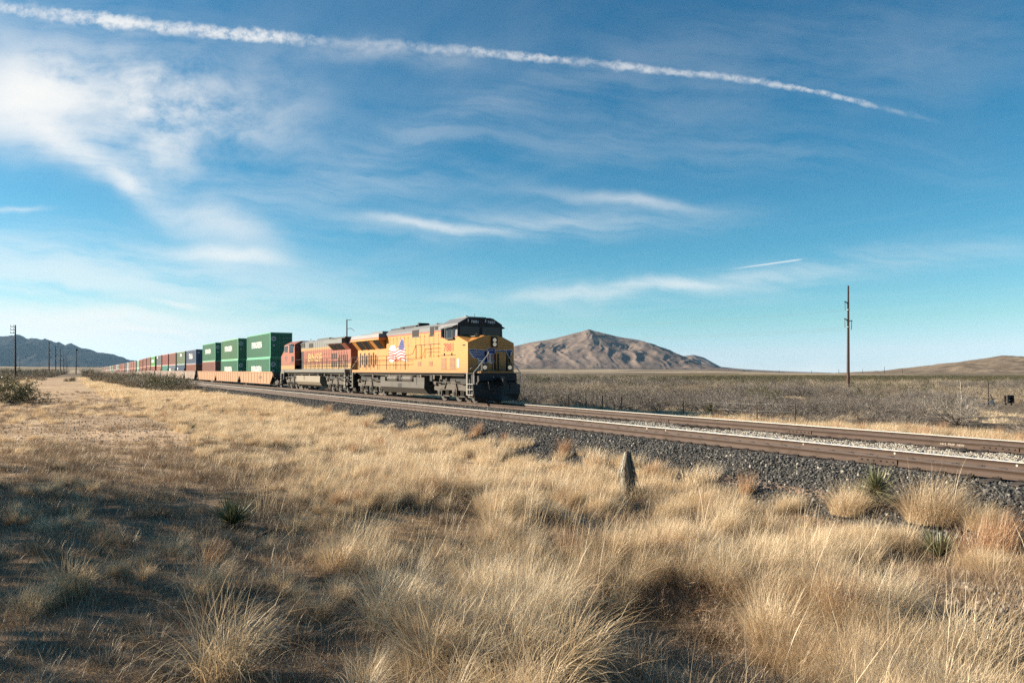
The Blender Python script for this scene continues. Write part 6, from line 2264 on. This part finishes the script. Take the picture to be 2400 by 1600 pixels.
# yuccas: stiff blades from one heart
def yucca_leaf(L, w, sag=0.0):
    m = MB(); n = 5
    vs = []
    for i in range(n + 1):
        t = i / n; ww = w * (1 - t ** 2.2) * (.55 + .9 * t * (1 - t) * 2) * .5 + .0004
        z = L * t
        o_ = sag * t ** 2.5
        vs += [(-ww, o_, z), (0, ww * .55 + o_, z), (ww, o_, z)]
    fs = []
    for i in range(n):
        b = i * 3
        fs += [(b, b + 1, b + 4, b + 3), (b + 1, b + 2, b + 5, b + 4)]
    me = bpy.data.meshes.new('leaf'); me.from_pydata(vs, [], fs)
    at = me.attributes.new('tint', 'FLOAT', 'POINT'); at.data.foreach_set('value', np.full(len(vs), random.random(), np.float32))
    return me


YL = []
for i in range(5):
    me = yucca_leaf(1.0, .042, (0, .06, -.05, .16, .02)[i]); me.materials.append(MG_YUC); YL.append(me)
YD = []
for i in range(3):
    me = yucca_leaf(1.0, .034, (.15, .4, -.3)[i]); me.materials.append(MG_DEAD); YD.append(me)


def yucca(x_, yb, r, n, label, seed, stem=.12, low=-.35, single=True, z=None, dead=24, upright=0.0):
    rr = random.Random(seed)
    x, y = spot(x_, yb); zz = surf(x, y)
    root = empty('yucca', (x, y, zz), 0, label, 'yucca')
    V = []
    for k in range(n + dead):
        dd = k >= n
        a = rr.uniform(0, 6.283)
        el = math.asin(min(1, max(-1, rr.uniform(low, 1) if not dd else rr.uniform(-.95, low + .1))))
        if upright and not dd: el = max(el, 0) * (1 - upright) + upright * math.radians(rr.uniform(50, 88))
        dr = Vector((math.cos(a) * math.cos(el), math.sin(a) * math.cos(el), math.sin(el)))
        L = r * rr.uniform(.55, 1.12) * (.8 if dd else 1)
        q = dr.to_track_quat('Z', 'Y')
        V.append((rr.choice(YD if dd else YL), Vector((0, 0, stem)) + dr * .03, q, L))
    if single:
        for me, p, q, L in V:
            o = link('leaf', me, root, p); o.rotation_mode = 'QUATERNION'; o.rotation_quaternion = q; o.scale = (r * 1.2, r * 1.2, L)
    else:
        vs = []; fs = []; tt = []
        for me, p, q, L in V:
            b = len(vs)
            for v in me.vertices: vs.append(tuple(q @ Vector((v.co.x * r * 1.2, v.co.y * r * 1.2, v.co.z * L)) + p))
            tv = rr.random()
            tt += [tv] * len(me.vertices)
            fs += [[b + i for i in f.vertices] for f in me.polygons]
        me = bpy.data.meshes.new('leaves'); me.from_pydata(vs, [], fs); me.materials.append(MG_YUC)
        at = me.attributes.new('tint', 'FLOAT', 'POINT'); at.data.foreach_set('value', np.array(tt, np.float32))
        o = link('leaves', me, root); o['kind'] = 'stuff'
    return root


yucca(2052, 1186, .54, 190, 'spiky green yucca growing at the foot of the dark ballast', 1, .30, -.45)
yucca(2200, 1318, .47, 120, 'upright green yucca beside the pale stony bank', 2, .06, -.1, upright=.55)
yucca(545, 1240, .46, 110, 'dark shaded yucca among litter in the left foreground', 3, .06, .0, upright=.3)
yucca(1665, 975, .85, 90, 'round green yucca just beyond the far track', 4, .3, -.25, False)
yucca(947, 1047, .30, 60, 'small green yucca in the middle of the sunlit yellow grass', 5, .05, .1, False, upright=.4)
yucca(449, 1010, .32, 60, 'small grey green yucca in thin grass beside the dirt path', 6, .05, .1, False, upright=.4)

# weathered stump of fibres
x, y = px_depth(1470, 1703 * 2.72 / 290)
Zs = 1703 * 2.72 / 290
stp = empty('fibrous_stump', (x, y, zg(x, y)), math.atan2(RGT.y, RGT.x), 'grey weathered stump hung with dead yucca leaves, before the ballast', 'stump')
MB_ = paint('stump_core', (.13, .11, .095), .9, .4, (.05, .04, .035), 6.0)
hz = CAMH - (1058 - YH) * Zs / FPX - zg(x, y)
m = MB(); m.tube((.0, 0, -.1), (.0, 0, hz * .93), .13, MB_, 12, .085); m.tube((0, 0, hz * .93), (.01, 0, hz), .085, MB_, 12, .045); m.build('trunk', stp)
rr = random.Random(9); V = []; Q = []; T = []
for k in range(620):
    a = rr.uniform(0, 6.283); z1 = hz * rr.uniform(.40, 1.04); L = rr.uniform(.25, .66)
    z2 = max(.02, z1 - L); r1 = .07 + .05 * (1 - z1 / hz); r2 = r1 + (z1 - z2) * rr.uniform(.08, .50) * rr.random() ** .5
    w = rr.uniform(.005, .014); ca, sa = math.cos(a), math.sin(a); b = len(V)
    zm = (z1 + z2) / 2; rm = (r1 + r2) / 2 * rr.uniform(.9, 1.12)
    for rq, zq, wq in ((r1, z1, w * .7), (rm, zm, w), (r2, z2, w * .5)):
        V += [(ca * rq - sa * wq, sa * rq + ca * wq, zq), (ca * rq + sa * wq, sa * rq - ca * wq, zq)]
    Q += [(b, b + 1, b + 3, b + 2), (b + 2, b + 3, b + 5, b + 4)]; T += [rr.random()] * 6
o = link('dead_leaves', np_mesh('dead_leaves', np.array(V), np.array(Q), [MG_DEAD], attrs={'tint': ('FLOAT', np.array(T))}), stp); o['kind'] = 'stuff'

# grass clumps one can tell apart
CL_F = [plant_mesh('mound_blades', [blades(1500, .72, .26, .40, .75, .0030, 6, .45, .85, .35)], MG_FINE) for _ in range(3)]
CL_C = [plant_mesh('arching_blades', [blades(330, 1.0, .18, .32, 1.0, .0050, 8, .5, .9, .45, kink=.10), blades(160, .5, .2, .7, .8, .0045, 5)], MG_STRAW) for _ in range(3)]
CL_R = [plant_mesh('red_blades', [blades(420, .75, .17, .22, .25, .0040, 5, .45, .8, .35, kink=.1)], MG_RED) for _ in range(2)]


GM, GA, GRD = 'soft mounded grass clumps in the right foreground', 'arching coarse grass clumps in the foreground', 'reddish grass clumps'
for x_, yb, s, lab in ((1985, 1205, 1.15, 'soft grass mound left of the spiky yucca'), (2180, 1225, 1.5, 'pale grass mound right of the spiky yucca'), (1700, 1250, 1.0, 'wide soft grass mound below the ballast toe'), (1900, 1345, .95, 'golden topped grass mound in the right foreground'),
                       (1790, 1420, .9, 'soft grass clump above the stony gully'), (1560, 1300, 1.0, 'soft pale grass clump at the centre right'), (2010, 1500, .9, 'soft grass clump in front of the pale stony bank'), (1840, 1560, .9, 'soft grass clump at the bottom, right of the gully'),
                       (1570, 1215, .9, 'soft grass clump right of the stump'), (1130, 1420, .9, 'soft grass clump in the middle of the foreground'), (1360, 1190, .85, 'soft grass clump left of the stump'), (1240, 1480, 1.05, 'large soft mound at the bottom centre, left of the dark hollow'), (930, 1470, .95, 'large soft mound left of the bottom centre'), (1760, 1330, 1.05, 'broad pale mound right of the wiry brown weed'), (2080, 1440, .9, 'broad soft mound at the foot of the stony bank'), (1930, 1450, 1.05, 'broad pale mound in the middle of the right foreground'), (2130, 1590, 1.0, 'soft mound at the bottom edge on the right'), (1980, 1290, .8, 'small soft mound behind the golden topped one'), (2300, 1240, .9, 'soft mound at the ballast toe near the right edge'), (1850, 1200, .8, 'soft mound over the edge of the ballast'), (1640, 1190, .8, 'soft mound at the ballast toe behind the stump weeds'), (1230, 1120, .8, 'soft sunlit mound before the ballast')):
    x, y = spot(x_, yb)
    plant(random.choice(CL_F), 'grass_clump', x, y, s, lab, 'grass clump', GM, WIND + random.uniform(-.4, .4))
for x_, yb, s, lab in ((520, 1590, .95, 'arching grass clump at the bottom left'), (1010, 1585, .95, 'arching pale grass clump at the bottom centre'), (1330, 1600, .9, 'arching grass clump bending over the dark hollow'), (480, 1400, .7, 'arching grass clump alone on littered ground'),
                       (160, 1400, .75, 'arching grass clump on the bare left foreground'), (860, 1290, .8, 'arching grass clump behind the centre hollow'), (2310, 1600, .95, 'tall arching grass at the bottom right corner'), (2240, 1560, .85, 'coarse grass left of the bottom right corner'), (1180, 1520, .9, 'coarse upright grass clump near the bottom centre'),
                       (790, 1340, .7, 'curling pale grass clump at the left centre'), (690, 1250, .6, 'thin arching grass clump right of the shaded yucca')):
    x, y = spot(x_, yb)
    plant(random.choice(CL_C), 'grass_clump', x, y, s, lab, 'grass clump', GA, WIND + random.uniform(-.5, .5))
for x_, yb, s, lab in ((1322, 1068, .9, 'reddish grass clump on the ballast toe left of the stump'), (1530, 1120, .75, 'reddish grass clump right of the stump'), (1118, 1022, .9, 'small reddish grass clump at the ballast toe'), (768, 972, 1.1, 'reddish grass clump at the far ballast toe'), (2290, 1330, 1.15, 'tall reddish grass clump right of the upright yucca'),
                       (2345, 1300, 1.1, 'reddish tall grass at the right edge'), (250, 1290, .55, 'brownish red clump on the left foreground'), (500, 1330, .5, 'small brownish red clump below the shaded yucca'), (830, 1190, .6, 'brown red grass clump behind the dark hollow'), (1185, 1200, .6, 'rust brown grass clump at the centre')):
    x, y = spot(x_, yb)
    plant(random.choice(CL_R), 'grass_clump', x, y, s, lab, 'grass clump', GRD, WIND + random.uniform(-.4, .4))
# brown twiggy weeds in the right foreground
WEED = [plant_mesh('weed_twigs', [twigs(500 + i, .6, .9, 6, 3, .0055)], MG_TWIGR) for i in range(3)]
for x_, yb, s, lab in ((1610, 1440, 1.15, 'wiry brown weed above the dark gully'), (1655, 1575, .75, 'leafless twiggy weed in the dark gully'), (1050, 1180, .8, 'rust brown weed in the shaded grass'), (1480, 1400, .8, 'brown twiggy weed left of the gully')):
    x, y = spot(x_, yb)
    plant(random.choice(WEED), 'dry_weed', x, y, s, lab, 'weed', 'dry twiggy weeds in the foreground')

# loose stones and a rusty rod
RM = stone_material('field_stone', [(0, (.20, .17, .14)), (.6, (.38, .33, .27)), (1, (.56, .50, .43))])
SM = [stone_mesh(40 + i, RM) for i in range(5)]


def stones():
    pts = []; scl = []
    def lay(x_, yb, rx, ry, n, r0, r1):
        x0, y0 = spot(x_, yb)
        a = rng.normal(0, 1, n); b = rng.normal(0, 1, n)
        x = x0 + RGT.x * a * rx + FWD.x * b * ry; y = y0 + RGT.y * a * rx + FWD.y * b * ry
        r = r0 + (r1 - r0) * rng.random(n) ** 3
        pts.append(np.stack([x, y, ground_z(x, y) + r * .2], 1)); scl.append(r)
    lay(2290, 1400, .75, .55, 900, .010, .045); lay(2060, 1235, .8, .4, 320, .015, .06); lay(2060, 1400, .7, .4, 260, .01, .035)
    lay(1690, 1570, .35, .5, 350, .01, .03); lay(200, 1010, 3.5, 5.0, 2600, .010, .045); lay(120, 1040, 2.5, 2.0, 1500, .010, .03); lay(420, 1000, 1.6, 1.5, 900, .010, .03); lay(150, 1130, 2.0, 2.5, 500, .01, .035)
    lay(300, 950, 5, 9, 1400, .02, .06); lay(650, 1150, 1.5, 1.5, 200, .01, .03)
    p = np.vstack(pts)
    scatter('loose_stones', p, rng.uniform(0, 6.28, (len(p), 3)), np.concatenate(scl), rng.integers(0, 5, len(p)), SM, 'loose pale stones and grit on bare ground', 'stones')


stones()
GS = 'larger loose rocks by the right track shoulder'
for x_, yb, r, lab in ((1940, 1245, .085, 'largest pale rock below the spiky yucca'), (1995, 1236, .05, 'white rock right of the largest one'), (2020, 1252, .045, 'tan rock beside the white one'), (2150, 1165, .05, 'white rock on the shoulder right of the spiky yucca'), (2090, 1370, .05, 'pale rock at the head of the stony bank')):
    x, y = spot(x_, yb)
    o = plant(random.choice(SM), 'rock', x, y, r, lab, 'rock', GS)
x, y = spot(618, 1262)
rod = MB(); rod.box(-.15, .15, -.02, .02, -.005, .005, MAT_RUST); rod.box(-.15, .15, -.005, .005, -.03, -.005, MAT_RUST)
o = rod.build('rusty_bar', None, (x, y, zg(x, y) + .07), WIND + .25); o.rotation_euler = (0, -.42, WIND + .2)
tag(o, 'rusty iron bar leaning out of the litter beside the shaded yucca', 'iron bar')

# mesquite trees just outside the left of the view: their shade falls across the foreground
MQ = []
for i in range(2):
    t = twigs(700 + i, 4.6, 1.0, 6, 4, .05, fine=.5, up=.7)
    nl_ = 2300
    V, Q, T = join(t, leaves_on(t, nl_, .07, 60 + i))
    me = np_mesh('mesquite_branches', V, Q, [MG_TWIG, MG_LEAF], attrs={'tint': ('FLOAT', T)})
    me.polygons.foreach_set('material_index', np.concatenate([np.zeros(len(t[1]), np.int32), np.ones(nl_, np.int32)]))
    MQ.append(me)
mq = [(-12.4, 6.8, 1.35), (-15.6, 9.8, 1.5), (-18.4, 12.8, 1.4), (-19.6, 8.0, 1.7), (-23.0, 11.4, 1.7), (-17.5, 4.6, 1.5)]
for X_, Z_, s in mq:
    p = FWD * Z_ + RGT * X_
    tr = empty('mesquite_tree', (p.x, p.y, zg(p.x, p.y)), random.uniform(0, 6.28), 'small leaved mesquite tree outside the left of the view', 'tree', 'mesquite trees outside the left of the view')
    o = link('branches', random.choice(MQ), tr); o.scale = (s, s, s)
